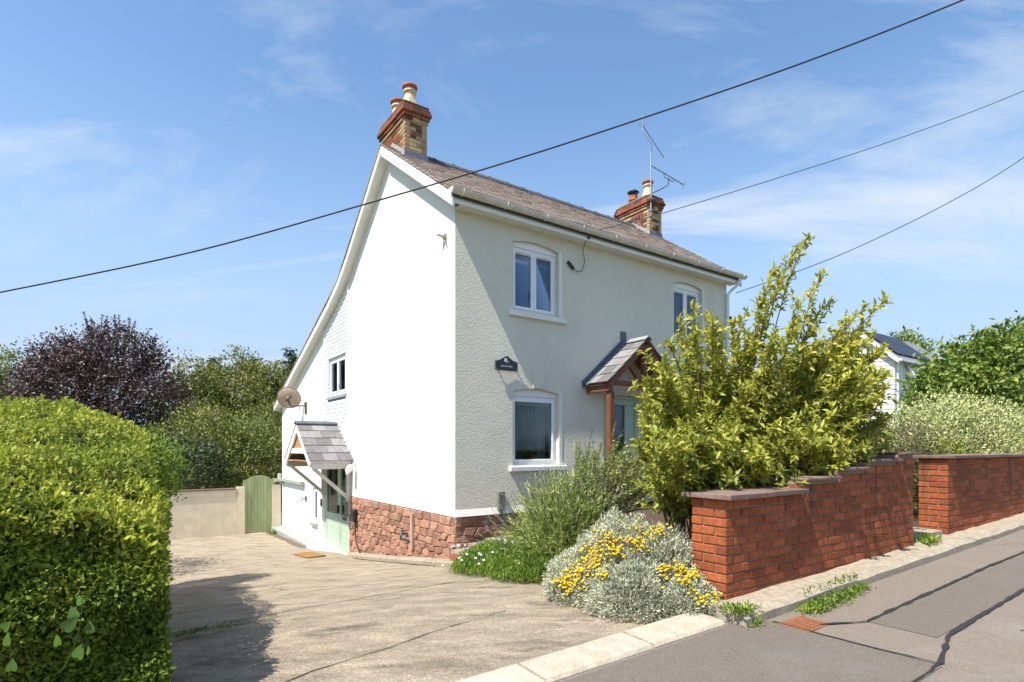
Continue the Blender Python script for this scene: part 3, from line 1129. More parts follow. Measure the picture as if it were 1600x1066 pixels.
for x, z in ((0.77, 1.46), (1.187, 1.46), (0.77, 1.335), (1.187, 1.335)):
    hpart(G().lathe([(0.0, 0.004), (0.008, 0.003), (0.009, 0)], (0, 0, 0), 8), 'screw', grey_metal, r, (off[0] + x, off[1] - 0.050, off[2] + z)).rotation_euler = (R(90), 0, 0)
for s in (0.78, 1.18):
    hpart(G().box(s - 0.01, s + 0.01, -0.0382, 0.0, 1.38, 1.40), 'spacer', black_pl, r, off)

r, off = hthing('cable_box', 'slim grey green cable box low on the front wall', 'meter box', 0.86, -0.04, -1.05)
hpart(G().box(0.80, 0.925, -0.07, -0.002, -1.05, -0.735), 'box', mat('grey_green_box', (0.20, 0.21, 0.17), (0.16, 0.17, 0.135), rough=0.6), r, off, bevel=0.008)
hpart(G().box(0.805, 0.92, -0.078, -0.0705, -0.80, -0.745), 'lid', MATS['grey_green_box'], r, off)
hpart(G().tube([(0.88, -0.04, -1.05), (0.885, -0.05, -1.25), (0.9, -0.06, -1.5)], 0.012, 6), 'cable', cable_m, r, off)

r, off = hthing('drip_loop_cable', 'black cable joint with looped wire under the eaves beside upper window', 'cable', 2.53, -0.03, 3.10)
hpart(G().beam((2.36, -0.03, 3.44), (2.50, -0.03, 3.33), 0.045, 0.045), 'joint_box', black_pl, r, off)
hpart(G().tube([(2.50, -0.03, 3.33), (2.60, -0.04, 3.29), (2.70, -0.04, 3.33), (2.76, -0.05, 3.5), (2.70, -0.06, 3.72), (2.68, -0.16, 3.83), (2.70, -0.25, 3.90)], 0.007, 6), 'wire', cable_m, r, off)
hpart(G().box(2.655, 2.70, -0.26, -0.236, 3.86, 3.93), 'hook', black_pl, r, off)

r, off = hthing('wall_bracket', 'small rusty aerial bracket high on the white gable', 'bracket', -0.02, 0.33, 3.3)
hpart(G().box(-0.03, 0.0, 0.28, 0.34, 3.45, 3.53).beam((-0.02, 0.31, 3.49), (-0.12, 0.38, 3.52), 0.03, 0.03).beam((-0.02, 0.31, 3.46), (-0.10, 0.24, 3.44), 0.025, 0.025), 'plate', mat('rusty_steel', (0.33, 0.25, 0.17), (0.24, 0.17, 0.11), rough=0.8), r, off)
hpart(G().tube([(-0.04, 0.33, 3.45), (-0.04, 0.33, 3.27)], 0.011, 8), 'stub', grey_metal, r, off)

r, off = hthing('car_charger', 'black wall charger with hanging cable on the stone plinth', 'charger', -0.06, 4.55, -2.5)
hpart(G().box(-0.12, -0.025, 4.44, 4.66, -1.68, -1.38), 'case', black_pl, r, off, bevel=0.02)
hpart(G().lathe([(0.0, 0.0), (0.06, 0.0), (0.06, 0.02), (0, 0.02)], (-0.125, 4.55, -1.53), 14), 'socket', dark_metal, r, off)
hpart(G().tube([(-0.06, 4.50, -1.68), (-0.06, 4.48, -1.9), (-0.06, 4.42, -2.15), (-0.07, 4.15, -2.33), (-0.08, 3.9, -2.37), (-0.09, 2.6, -2.22), (-0.09, 1.3, -2.05), (-0.09, 0.25, -1.90)], 0.014, 7), 'cable', cable_m, r, off)

r, off = hthing('garden_tap', 'outdoor tap with dark bracket on the stone plinth', 'tap', -0.05, 1.75, -1.7)
hpart(G().tube([(-0.02, 1.78, -1.60), (-0.12, 1.78, -1.60), (-0.15, 1.78, -1.63), (-0.15, 1.78, -1.70)], 0.018, 8).tube([(-0.10, 1.78, -1.60), (-0.10, 1.78, -1.54)], 0.01, 6).box(-0.12, -0.08, 1.72, 1.84, -1.545, -1.53), 'tap', dark_metal, r, off)
hpart(G().box(-0.05, -0.01, 1.60, 2.05, -1.70, -1.66).box(-0.05, -0.01, 2.0, 2.05, -1.66, -1.55), 'bracket', grey_metal, r, off)
hpart(G().box(-0.055, -0.01, 1.50, 1.59, -1.83, -1.20), 'pipe_cover', mat('sand_cover', (0.45, 0.33, 0.24), (0.38, 0.27, 0.2)), r, off)

r, off = hthing('security_light', 'small pale security light beside the side canopy', 'lamp', -0.06, 4.62, -0.5)
hpart(G().beam((-0.005, 4.66, -0.36), (-0.12, 4.60, -0.42), 0.04, 0.04), 'arm', weath_wood, r, off)
hpart(G().prism([(-0.22, -0.60), (-0.10, -0.50), (-0.10, -0.38), (-0.16, -0.38), (-0.24, -0.50)], 1, 4.52, 4.64), 'head', soffit_m, r, off)

r, off = hthing('door_bell', 'small black doorbell camera beside the sage green side door', 'doorbell', -0.02, 7.25, -1.55)
hpart(G().box(-0.028, -0.002, 7.20, 7.30, -1.55, -1.36), 'case', black_pl, r, off, bevel=0.006)
hpart(G().lathe([(0, 0.006), (0.018, 0.005), (0.02, 0)], (0, 0, 0), 12), 'lens', glass, r, (off[0] - 0.028, off[1] + 7.25, off[2] - 1.42)).rotation_euler = (0, R(-90), 0)

# satellite dish on the lean-to
r, off = hthing('satellite_dish', 'rusty tan satellite dish on the lean-to gable below the eaves', 'satellite dish', -0.03, 8.75, 0.95)
dn = Vector((0.38, 0.80, 0.46)).normalized()
dc = Vector((-0.42, 9.05, 1.42))
a_ = dn.orthogonal().normalized()
b_ = dn.cross(a_)
g = G()
seg = 28
for rr in (0.0, 0.1, 0.2, 0.27, 0.325):
    for k in range(seg):
        t = 2 * math.pi * k / seg
        g.v.append(tuple(dc + (a_ * math.cos(t) + b_ * math.sin(t)) * rr + dn * (rr * rr * 0.75)))
for i in range(4):
    for k in range(seg):
        k2 = (k + 1) % seg
        g.f.append((i * seg + k, i * seg + k2, (i + 1) * seg + k2, (i + 1) * seg + k))
dish = hpart(g, 'reflector', mat('dish_paint', (0.50, 0.40, 0.31), (0.40, 0.28, 0.20), rough=0.6, scale=5), r, off, smooth=True)
md = dish.modifiers.new('thick', 'SOLIDIFY')
md.thickness = 0.008
rim = [tuple(dc + (a_ * math.cos(t) + b_ * math.sin(t)) * 0.327 + dn * 0.079) for t in np.linspace(0, 2 * math.pi, 33)]
hpart(G().tube(rim, 0.008, 6, cap=False), 'rim', mat('dish_rim', (0.34, 0.27, 0.2), None), r, off)
bk = dc - dn * 0.05
hpart(G().beam(dc + a_ * 0.1 - dn * 0.01, dc - a_ * 0.1 - dn * 0.01, 0.05, 0.03).beam(bk, bk + Vector((0.05, -0.02, -0.17)), 0.06, 0.05), 'mount', dark_metal, r, off)
hpart(G().tube([bk + Vector((0.05, -0.02, -0.17)), (-0.30, 8.85, 1.20), (-0.05, 8.75, 1.22)], 0.02, 8).box(-0.03, -0.003, 8.68, 8.82, 0.98, 1.32), 'arm', dark_metal, r, off)
hpart(G().tube([dc + dn * 0.05 - b_ * 0.3, dc + dn * 0.42 - b_ * 0.12], 0.012, 6).beam(dc + dn * 0.38 - b_ * 0.12, dc + dn * 0.5 - b_ * 0.08, 0.06, 0.06), 'feed_arm', grey_metal, r, off)

# TV aerials on the far chimney
r, off = hthing('tv_aerial', 'tall pole with two yagi aerials strapped to the far chimney', 'aerial', 6.9, 1.97, 6.2)


def px(x, y, Z):
    """point of the place at image position (x, y), Z metres in front of the camera, in cottage coordinates"""
    return Vector(uvw(((x - 800) / 874 * Z, Z, EYE + (700 - y) / 874 * Z)))


hpart(G().tube([(6.92, 1.96, 6.05), (6.92, 1.96, 7.72)], 0.019, 8), 'mast', grey_metal, r, off)
hpart(G().box(6.88, 6.96, 1.93, 2.02, 6.18, 6.22).box(6.88, 6.96, 1.93, 2.02, 6.47, 6.51), 'strap', grey_metal, r, off)


def yagi(p, q, n, l0, l1, nm):
    p, q = Vector(p), Vector(q)
    t = (q - p).normalized()
    s = t.cross(Vector((0, 0, 1))).normalized()
    g = G().tube([p, q], 0.011, 6)
    b = hpart(g, nm, dark_metal, r, off)
    e = G()
    for i in range(n):
        c = p + (q - p) * (0.03 + 0.94 * i / (n - 1))
        ln = l0 + (l1 - l0) * i / (n - 1)
        e.tube([c - s * ln / 2, c + s * ln / 2], 0.004, 5)
    e.obj('elements', grey_metal, b)
    g2 = G()
    up = s.cross(t)
    for k in (-1, 0, 1):
        g2.tube([p + s * 0.13 + up * k * 0.06 - t * 0.02, p - s * 0.13 + up * k * 0.06 - t * 0.02], 0.004, 5)
    g2.obj('reflector', grey_metal, b)


yagi(px(1003, 194, 14.55), px(1037, 246, 14.3), 13, 0.30, 0.18, 'upper_boom')
yagi(px(1068, 289, 14.4), px(1016, 258, 14.8), 13, 0.32, 0.2, 'lower_boom')
hpart(G().tube([(6.92, 1.96, 7.70), px(1019, 226, 14.5), px(1010, 214, 14.5), px(1004, 205, 14.5)], 0.012, 6).tube([px(1004, 206, 14.5), px(1004, 181, 14.5)], 0.014, 6), 'upper_arm', grey_metal, r, off)
hpart(G().tube([(6.92, 1.96, 6.62), px(1036, 294, 14.5), px(1044, 289, 14.5), px(1045, 279, 14.5)], 0.013, 6).tube([px(1037, 272, 14.55), px(1038, 277, 14.55), px(1051, 284, 14.5), px(1054, 282, 14.5)], 0.01, 6), 'lower_arm', dark_metal, r, off)

# insulator at the far corner
r, off = hthing('cable_insulator', 'black cable insulator bracket at far end of the front wall', 'insulator', LEN + 0.12, 0.02, 2.85)
hpart(G().tube([(LEN, 0.1, 2.86), (LEN + 0.12, 0.0, 2.88), (LEN + 0.16, 0.0, 3.0)], 0.014, 6).lathe([(0.0, 0), (0.03, 0.0), (0.035, 0.04), (0.02, 0.06), (0.035, 0.08), (0.03, 0.13), (0, 0.13)], (LEN + 0.16, 0.0, 2.99), 10).lathe([(0.0, 0), (0.03, 0.0), (0.035, 0.03), (0, 0.05)], (LEN + 0.13, 0.0, 2.84), 10), 'insulator', black_pl, r, off)

# ================================================================== GROUND, ROAD, DRIVE
asphalt = mat('asphalt', (0.235, 0.197, 0.16), (0.175, 0.147, 0.12), grain=0.3, rough=0.9, scale=60, bump=0.5, bscale=160, c3=(0.245, 0.212, 0.18), s3=0.9, t3=0.52)
asphalt_b = mat('asphalt_patch', grain=0.3, c1=(0.175, 0.148, 0.125), c2=(0.13, 0.11, 0.094), rough=0.9, scale=70, bump=0.45, bscale=170, c3=(0.165, 0.148, 0.13), s3=1.5, t3=0.55)
tar = mat('tar_seam', (0.035, 0.033, 0.032), (0.025, 0.024, 0.024), rough=0.7, scale=30)
conc = mat('drive_concrete', (0.46, 0.375, 0.275), (0.20, 0.165, 0.122), rough=0.95, scale=2.6, bump=1.0, bscale=45, stretch=(0.75, 1.7, 1), grain=0.5, gscale=60, nrough=0.76,
           detail=15, c3=(0.13, 0.11, 0.085), s3=1.8, t3=0.555)
kerb_m = mat('kerb_concrete', (0.42, 0.36, 0.275), (0.27, 0.23, 0.175), rough=0.95, scale=14, bump=0.6, bscale=90, rnd=0.08, grain=0.25)
slab_lt = mat('pale_kerb_slab', (0.56, 0.49, 0.385), (0.42, 0.36, 0.28), rough=0.95, scale=9, bump=0.6, bscale=80, rnd=0.1, grain=0.3)
soil = mat('garden_soil', (0.10, 0.07, 0.045), (0.06, 0.042, 0.028), rough=1.0, scale=14, bump=1.0, bscale=30)
lawn = mat('rough_grass', (0.10, 0.13, 0.035), (0.07, 0.085, 0.025), rough=1.0, scale=3, bump=0.8, bscale=25)
crack_m = mat('crack_dirt', (0.06, 0.05, 0.038), (0.04, 0.033, 0.026), rough=1.0, scale=30)


def drive_h(u, v):
    return float(np.interp(v, [-9, -5.6, -3, 0, 3, 5, 8, 12, 30, 60], [-1.36, -1.34, -1.50, -1.90, -2.30, -2.53, -2.66, -2.76, -3.3, -4.2]))


def road_h(u):
    return -1.325 + 0.02 * (u + 0.4)


def garden_h(u, v):
    t = min(1, max(0, (u + 0.65) / 1.5))
    t = t * t * (3 - 2 * t) * min(1, max(0, (-v - 0.75) / 0.6 + max(0, u - 0.7) * 2))
    return drive_h(u, v) * (1 - t) + t * (-1.32 + 0.02 * u) + 0.02


def bed_left(v):
    return float(np.interp(v, [-5.2, -4.4, -3, -1.6, -0.8, 0], [-0.62, -0.80, -0.62, -0.45, -0.02, 0.12]))


def sheet(name, us, vs, hf, m, lift=0.0, skirt=0.25, wob=0.0, warp=None):
    nu, nv = len(us), len(vs)
    V, F = [], []
    for v in vs:
        for s_ in us:
            u = warp(s_, v) if warp else s_
            V.append(W(u, v, hf(u, v) + lift + random.uniform(-wob, wob)))
    for j in range(nv - 1):
        for i in range(nu - 1):
            F.append((j * nu + i, j * nu + i + 1, (j + 1) * nu + i + 1, (j + 1) * nu + i))
    ring_ = [i for i in range(nu)] + [j * nu + nu - 1 for j in range(1, nv)] + [(nv - 1) * nu + i for i in range(nu - 2, -1, -1)] + [j * nu for j in range(nv - 2, 0, -1)]
    n0 = len(V)
    for i in ring_:
        p = V[i].copy()
        p.z -= skirt
        V.append(p)
    k = len(ring_)
    for i in range(k):
        F.append((ring_[i], n0 + i, n0 + (i + 1) % k, ring_[(i + 1) % k]))
    return struct(mesh_obj(name, V, F, m))


def ground_h(u, v):
    d = drive_h(u, v)
    if v < -5.0:
        d = road_h(max(-20, min(20, u)))
    t = min(1, max(0, (u - 0.3) / 1.0))
    if v >= -5.0:
        d = d * (1 - t) + t * (-1.45 + 0.02 * min(u, 40))
    if u < -5 and v > -5:
        d -= min(1.0, (-5 - u) * 0.05)
    return d - 0.2


gu = [-400, -200, -100, -60, -40, -25, -15, -10, -7, -5, -4, -3, -2, -1, 0, 0.6, 1.3, 3, 5, 7.5, 10, 15, 25, 40, 70, 120, 250, 420]
gv_ = [-300, -120, -60, -30, -15, -9, -6.5, -5.01, -4.99, -3, -1.5, 0, 1.5, 3, 5, 8, 12, 16, 22, 30, 45, 70, 110, 200, 420]
sheet('ground', gu, gv_, ground_h, lawn)
sheet('road', list(np.linspace(-30, 40, 71)), list(np.linspace(-13.5, -5.30, 9)), lambda u, v: road_h(u), asphalt)
sheet('driveway', list(np.linspace(-5.2, -0.02, 27)), list(np.linspace(-5.12, 12.6, 91)), lambda u, v: drive_h(u, v) - 0.02 * max(0, -u - 3), conc, wob=0.004)
drv = bpy.data.objects['driveway']
sheet('flower_bed', list(np.linspace(0, 1, 30) ** 1.5), list(np.linspace(-4.95, -0.02, 24)), garden_h, soil, lift=0.02, wob=0.012, warp=lambda s, v: bed_left(v) + s * (7.6 - bed_left(v)))
sheet('pavement', list(np.linspace(-0.62, 12, 40)), [-5.50, -5.44, -5.36, -5.26, -5.1], lambda u, v: road_h(u) + 0.10 - (0.035 if v < -5.47 else 0), kerb_m, wob=0.012)
# lawn strip beyond the far wall
sheet('rear_garden', list(np.linspace(-40, 40, 40)), list(np.linspace(13.2, 60, 30)), lambda u, v: drive_h(u, v) - 0.03, lawn, wob=0.03)

# kerb slabs along the mouth of the drive, cracks in the concrete
for i, (a, b) in enumerate(((-5.15, -4.25), (-4.24, -3.33), (-3.32, -2.41), (-2.40, -1.49), (-1.48, -0.68))):
    g = G()
    for u in (a + 0.006, b - 0.006):
        for v, dz in ((-5.37, 0.02), (-5.35, 0.035), (-5.08, 0.045), (-5.07, -0.15), (-5.37, -0.15)):
            p = W(u, v, road_h(u) + dz + random.uniform(-0.004, 0.004) - 0.012)
            g.v.append(tuple(p))
    g.f = [(0, 1, 2, 3, 4)[::-1], (5, 6, 7, 8, 9)] + [(k, (k + 1) % 5, 5 + (k + 1) % 5, 5 + k) for k in range(5)]
    g.obj('kerb_slab', slab_lt, drv)


def crack(name, pts, w, par, hf, m, lift=0.006, jit=0.014):
    V, F = [], []
    P = []
    for (a, b) in zip(pts[:-1], pts[1:]):
        n = max(2, int(math.hypot(b[0] - a[0], b[1] - a[1]) / 0.08))
        for k in range(n):
            P.append((a[0] + (b[0] - a[0]) * k / n, a[1] + (b[1] - a[1]) * k / n))
    P.append(pts[-1])
    for i, p in enumerate(P):
        q = P[min(i + 1, len(P) - 1)]
        o = P[max(i - 1, 0)]
        t = Vector((q[0] - o[0], q[1] - o[1])).normalized()
        ox, oy = random.uniform(-jit, jit), random.uniform(-jit, jit)
        ww = w * random.uniform(0.35, 1.3)
        for s in (-1, 1):
            uu, vv = p[0] + ox - t.y * s * ww / 2, p[1] + oy + t.x * s * ww / 2
            V.append(W(uu, vv, hf(uu, vv) + lift))
    for i in range(len(P) - 1):
        F.append((2 * i, 2 * i + 1, 2 * i + 3, 2 * i + 2))
    return mesh_obj(name, V, F, m, par)


dh = lambda u, v: drive_h(u, v) - 0.02 * max(0, -u - 3)
crack('crack', [(-4.3, -2.15), (-3.0, -2.05), (-1.9, -1.95), (-0.9, -1.8), (-0.35, -1.68)], 0.02, drv, dh, crack_m, jit=0.007)
crack('crack', [(-3.9, -4.45), (-3.4, -4.22), (-2.8, -4.1), (-2.3, -3.92), (-1.6, -3.78)], 0.013, drv, dh, crack_m, jit=0.01)
crack('crack', [(-2.4, -2.0), (-2.1, -2.35), (-1.6, -2.5), (-1.3, -2.9)], 0.012, drv, dh, crack_m)
crack('crack', [(-3.9, 3.2), (-2.4, 3.5), (-0.5, 3.3)], 0.016, drv, dh, crack_m)
crack('crack', [(-2.6, -0.2), (-2.7, 0.5), (-2.3, 1.0)], 0.012, drv, dh, crack_m)
# dirt gathered along the foot of the drive edges
crack('dirt', [(-0.16, 0.3), (-0.17, 2.2), (-0.17, 4.3)], 0.09, drv, dh, crack_m, lift=0.008)
crack('dirt', [(-0.42, 7.4), (-0.42, 9.5), (-0.45, 11.6)], 0.22, drv, dh, mat('leaf_litter', (0.20, 0.15, 0.09), (0.12, 0.09, 0.055), scale=25, bump=0.8), lift=0.008)

# tar seams and patched strip in the road
rd = bpy.data.objects['road']
rdh = lambda u, v: road_h(u)
V = [W(u, v, road_h(u) + 0.005) for u, v in ((-12, -5.40), (-0.35, -5.40), (-0.35, -6.62), (-12, -6.62))]
mesh_obj('patch', V, [(0, 1, 2, 3)], asphalt_b, rd)
V = [W(u, v, road_h(u) + 0.004) for u, v in ((0.2, -5.98), (30, -5.98), (30, -6.42), (0.2, -6.42))]
mesh_obj('patch', V, [(0, 1, 2, 3)], asphalt_b, rd)
crack('tar_seam', [(0.18, -5.98), (3, -5.95), (6, -5.99), (14, -5.96)], 0.036, rd, rdh, tar, 0.010, 0.004)
crack('tar_seam', [(-0.32, -6.60), (0.3, -6.45), (3, -6.42), (6, -6.44), (14, -6.42)], 0.036, rd, rdh, tar, 0.010, 0.004)
crack('tar_seam', [(-0.36, -5.55), (-0.36, -6.2), (-0.32, -6.60)], 0.022, rd, rdh, tar, 0.010, 0.006)
crack('tar_seam', [(0.18, -5.98), (-0.2, -5.78)], 0.03, rd, rdh, tar, 0.010, 0.006)
crack('tar_seam', [(-0.32, -6.60), (-3, -6.64), (-9, -6.62)], 0.018, rd, rdh, tar, 0.010, 0.006)
for pts in ([(0.8, -6.7), (1.3, -7.0), (1.1, -7.4), (1.6, -7.7)], [(1.3, -7.0), (2.0, -6.9), (2.8, -7.1)], [(2.0, -6.9), (2.3, -7.5)], [(0.2, -7.1), (0.9, -7.3), (1.1, -7.4)]):
    crack('hairline_crack', pts, 0.009, rd, rdh, crack_m, 0.004, 0.02)

r = root('drain_cover', 'small rusty iron drain cover at the edge of the tarmac', 'drain cover', -0.22, -5.72, road_h(-0.3))
rust = mat('rust', (0.30, 0.12, 0.06), (0.2, 0.08, 0.04), rough=0.9, scale=30, bump=0.5)
G().box(-0.16, 0.16, -0.12, 0.12, -0.05, 0.008).obj('frame', rust, r)
G().box(-0.13, 0.13, -0.09, 0.09, 0.0085, 0.013).obj('lid', rust, r)
for k in range(5):
    G().box(-0.11 + k * 0.05, -0.09 + k * 0.05, -0.07, 0.07, 0.0135, 0.018).obj('rib', rust, r)

# concrete edging along the foot of the stone plinth
ed = root('edging_kerb', 'low concrete edging along the foot of the stone plinth', 'kerb', -0.1, 0, -2.0)
a = -1.0
for ln in (0.85, 0.9, 1.0, 0.95, 1.0, 1.0):
    b = min(a + ln, 4.95)
    g = G()
    for v in (a + 0.005, b - 0.005):
        t = drive_h(0, v) + 0.10
        uo = -0.17 - (0.25 * (-v) if v < 0 else 0)
        ui = 0.02 - (0.25 * (-v) if v < 0 else 0)
        for u, h in ((uo, t - 0.25), (ui, t - 0.25), (ui, t + 0.01), (uo + 0.02, t), (uo, t - 0.03)):
            g.v.append((u + 0.1, v, h + 2.0 + random.uniform(-0.004, 0.004)))
    g.f = [(0, 1, 2, 3, 4), (5, 6, 7, 8, 9)[::-1]] + [(k, 5 + k, 5 + (k + 1) % 5, (k + 1) % 5) for k in range(5)]
    g.obj('edging_block', kerb_m, ed)
    a = b

# sandstone steps at the front corner
sp = root('stone_steps', 'weathered sandstone slab steps at the front corner of the cottage', 'steps', 0.3, -0.4, -1.9)
slab_m = mat('slab_stone', (0.36, 0.29, 0.21), (0.25, 0.20, 0.145), rough=0.95, scale=7, bump=0.9, bscale=30, c3=(0.2, 0.165, 0.12), s3=3)
G().prism([(-0.42, -0.30), (0.5, -0.30), (0.5, 0.34), (-0.36, 0.34)], 2, -0.12, 0.24).obj('step_base', brick_chr, sp)
slab = G().prism([(-0.46, -0.35), (0.1, -0.36), (0.54, -0.33), (0.55, 0.35), (-0.40, 0.36)], 2, 0.245, 0.30)
slab.v = wobble(slab.v, 0.012)
slab.obj('slab', slab_m, sp)
slab = G().prism([(-0.12, -0.20), (0.42, -0.28), (0.75, -0.18), (0.72, 0.33), (-0.10, 0.34)], 2, 0.305, 0.37)
slab.v = wobble(slab.v, 0.02)
slab.obj('slab', slab_m, sp)
slab = G().prism([(0.18, 0.02), (0.62, -0.02), (0.66, 0.30), (0.2, 0.31)], 2, 0.375, 0.43)
slab.v = wobble(slab.v, 0.02)
slab.obj('slab', slab_m, sp)
G().box(-0.428, -0.421, -0.28, 0.32, -0.1, 0.23).obj('riser_tile', terracotta, sp)
pebble_m = mat('pale_pebble', (0.50, 0.46, 0.40), (0.38, 0.34, 0.29), rough=0.9, rnd=0.2)
for k in range(26):
    q = G().lathe([(0, -0.02), (0.03, -0.01), (0.034, 0.004), (0.02, 0.02), (0, 0.024)], (0, 0, 0), 7)
    q.v = wobble(q.v, 0.005)
    o = q.obj('pebble', pebble_m, sp)
    o.location = (random.uniform(-0.45, 0.6), random.choice((random.uniform(0.3, 0.37), random.uniform(-0.55, -0.38))), 0.0)
    o.location.z = 0.32 if o.location.y > 0 else garden_h(0.3 + o.location.x, -0.4 + o.location.y) + 1.9 + 0.04
    s = random.uniform(0.7, 1.5)
    o.scale = (s, s * random.uniform(0.6, 1.0), s)
    o.rotation_euler = (0, 0, random.uniform(0, 6))

r = root('door_mat', 'orange brown coir doormat in front of the sage green side door', 'doormat', -0.72, 5.75, drive_h(0, 5.75) + 0.012)
g = G().box(-0.22, 0.22, -0.42, 0.42, 0.0, 0.022)
g.v = [(x, y, z - (y * 0.035)) for x, y, z in g.v]
g.obj('mat', mat('coir', (0.42, 0.24, 0.08), (0.30, 0.16, 0.05), rough=1, scale=60, bump=1.0, bscale=200), r)
r.rotation_euler = (0, 0, TH + 0.12)

# ================================================================== BRICK GARDEN WALLS
BW = brick_mesh(brick_red)


def brick_wall(name, label, u0, u1, base, courses, nmax, pier):
    """courses(u) = number of courses at u; level courses from height base upward"""
    v0, th = -5.2, 0.33
    wl_ = root(name, label, 'wall', u0, v0, base, 'red brick garden walls')

    g = G()
    tops = sorted(set([u0, u1] + [x for x, _ in pier]))
    for a, b in zip(tops[:-1], tops[1:]):
        n = courses((a + b) / 2)
        g.box(a - u0 + 0.012, b - u0 - (0.008 if b == u1 else 0), 0.012, th - 0.008, -0.25, n * 0.0755)
    core = g.obj('mortar_core', mortar, wl_)
    lim = min(u1, 8.2)
    for c in range(nmax):
        z = c * 0.0755 + 0.0375
        even = c % 2 == 0
        # end face towards the drive
        seq = ((0.0, 0.215, 'end'), (0.225, 0.105, 'end')) if even else ((0.112, 0.215, 'end'),)
        if c < courses(u0 + 0.05):
            for s, ln, _ in seq:
                inst(BW, 'brick', wl_, (0.051, s + ln / 2, z), math.pi / 2, (ln / 0.215, 1, 1), 0.004)
        a = 0.1125 if even else 0.0
        while a < lim - u0 - 0.03:
            ln = min(0.215, u1 - u0 - a)
            mid = u0 + a + ln / 2
            if ln > 0.04 and c < courses(mid):
                d = 0.051 + random.uniform(-0.002, 0.003)
                inst(BW, 'brick', wl_, (a + ln / 2, d, z + random.uniform(-0.0015, 0.0015)), 0, (ln / 0.215, 1, 1), 0.004)
            a += 0.225
    return wl_


def coping(par, u0, a, b, h, base, over_l=0.0, over_r=0.0, th=0.042, over_f=0.08):
    n = max(1, round((b - a) / 0.62))
    for i in range(n):
        x0, x1 = a + (b - a) * i / n, a + (b - a) * (i + 1) / n
        if i == 0:
            x0 -= over_l
        if i == n - 1:
            x1 += over_r
        g = G().box(x0 - u0 + 0.003, x1 - u0 - 0.003, -over_f, 0.405, h - base, h - base + th)
        g.v = [(x, y, z + random.uniform(-0.004, 0.004)) for x, y, z in g.v]
        g.obj('coping', coping_m, par, bevel=0.005)


B1 = -1.25
steps1 = [(0.72, 11), (1.42, 12), (2.07, 13), (2.87, 14), (3.31, 15)]


def c1(u):
    for lim, n in steps1:
        if u < lim:
            return n
    return 15


w1 = brick_wall('brick_wall', 'stepped red brick garden wall with end pier beside the drive, shrub hanging over', -0.43, 3.30, B1, c1, 15, [(0.72, 0), (1.42, 0), (2.07, 0), (2.87, 0)])
prev = -0.43
for i, (lim, n) in enumerate(steps1):
    coping(w1, -0.43, prev, min(lim, 3.30), B1 + n * 0.0755 + 0.004 + (0.035 if i else 0), B1, 0.06 if i == 0 else -0.03, 0.0 if i < 4 else 0.03, 0.042 if i == 0 else 0.03, 0.08 if i == 0 else 0.055)
    if i:
        G().box(prev + 0.43 + 0.004, min(lim, 3.3) + 0.43 - 0.004, 0.012, 0.318, n * 0.0755 + 0.001, n * 0.0755 + 0.037).obj('bedding', mortar, w1)
    prev = lim
B2 = -1.125
w2 = brick_wall('brick_wall', 'level red brick garden wall beyond the gateway with dark drip stains', 4.39, 13.0, B2, lambda u: 13, 13, [])
coping(w2, 4.39, 4.39, 13.0, B2 + 13 * 0.0755 + 0.004, B2, 0.05, 0)
r = root('gate_sill', 'worn concrete threshold in the gap between the brick walls', 'step', 3.85, -5.05, road_h(3.8))
g = G().box(-0.55, 0.54, -0.10, 0.32, -0.2, 0.17)
g.v = wobble(g.v, 0.012)
g.obj('slab', kerb_m, r)

# ================================================================== REAR BLOCK WALL AND GATE
bw = root('block_wall', 'cream painted block wall at the end of the drive', 'wall', -4.6, 11.7, -2.95)
block_m = mat('cream_block', (0.72, 0.63, 0.48), (0.63, 0.545, 0.41), rough=0.92, scale=5, bump=0.4, bscale=50, rnd=0.05, c3=(0.48, 0.41, 0.31), s3=2.5, t3=0.6)
G().box(0.004, 3.24, 0.004, 0.20, 0, 1.62).obj('mortar_core', mat('cream_joint', (0.60, 0.52, 0.39), None), bw)
for c in range(8):
    z0 = 0.0 + c * 0.2025
    a = -0.22 if c % 2 else 0.0
    while a < 3.22:
        x0, x1 = max(a, 0) + 0.001, min(a + 0.443, 3.245) - 0.001
        if x1 - x0 > 0.03:
            G().box(x0, x1, random.uniform(-0.0005, 0.001), 0.1, z0 + 0.001, z0 + 0.2015).obj('block', block_m, bw)
        a += 0.444
for k in range(5):
    G().box(-0.02 + k * 0.65, 0.625 + k * 0.65, -0.04, 0.24, 1.625, 1.665).obj('coping', coping_m, bw)
G().box(3.25, 3.47, -0.02, 0.22, 0, 1.70).obj('pier', block_m, bw)
G().box(4.30, 4.56, -0.02, 0.22, 0, 1.72).obj('pier', block_m, bw)

gt = root('garden_gate', 'round topped sage green boarded gate between the block wall and cottage', 'gate', -1.13, 11.72, -2.78)
n = 9
gw_ = 0.86
for k in range(n):
    x0, x1 = gw_ * k / n + 0.003, gw_ * (k + 1) / n - 0.003
    f = lambda x: 1.72 + 0.17 * (1 - ((x - gw_ / 2) / (gw_ / 2)) ** 2)
    G().prism([(x0, 0.04), (x1, 0.04), (x1, f(x1)), ((x0 + x1) / 2, f((x0 + x1) / 2)), (x0, f(x0))], 1, random.uniform(-0.002, 0.002), 0.025).obj('board', gate_m, gt)
for z in (0.25, 0.95, 1.55):
    G().box(0.01, gw_ - 0.01, 0.026, 0.06, z, z + 0.1).obj('ledge', gate_m, gt)
G().box(-0.03, 0.0, 0.0, 0.07, 0.02, 1.74).box(gw_, gw_ + 0.05, -0.01, 0.08, 0.0, 1.78).obj('gate_frame', gate_m, gt)
G().box(gw_ + 0.05, gw_ + 0.30, -0.05, 0.06, 1.66, 1.76).box(gw_ + 0.16, gw_ + 0.24, -0.06, 0.08, 1.76, 1.93).obj('latch', weath_wood, gt)
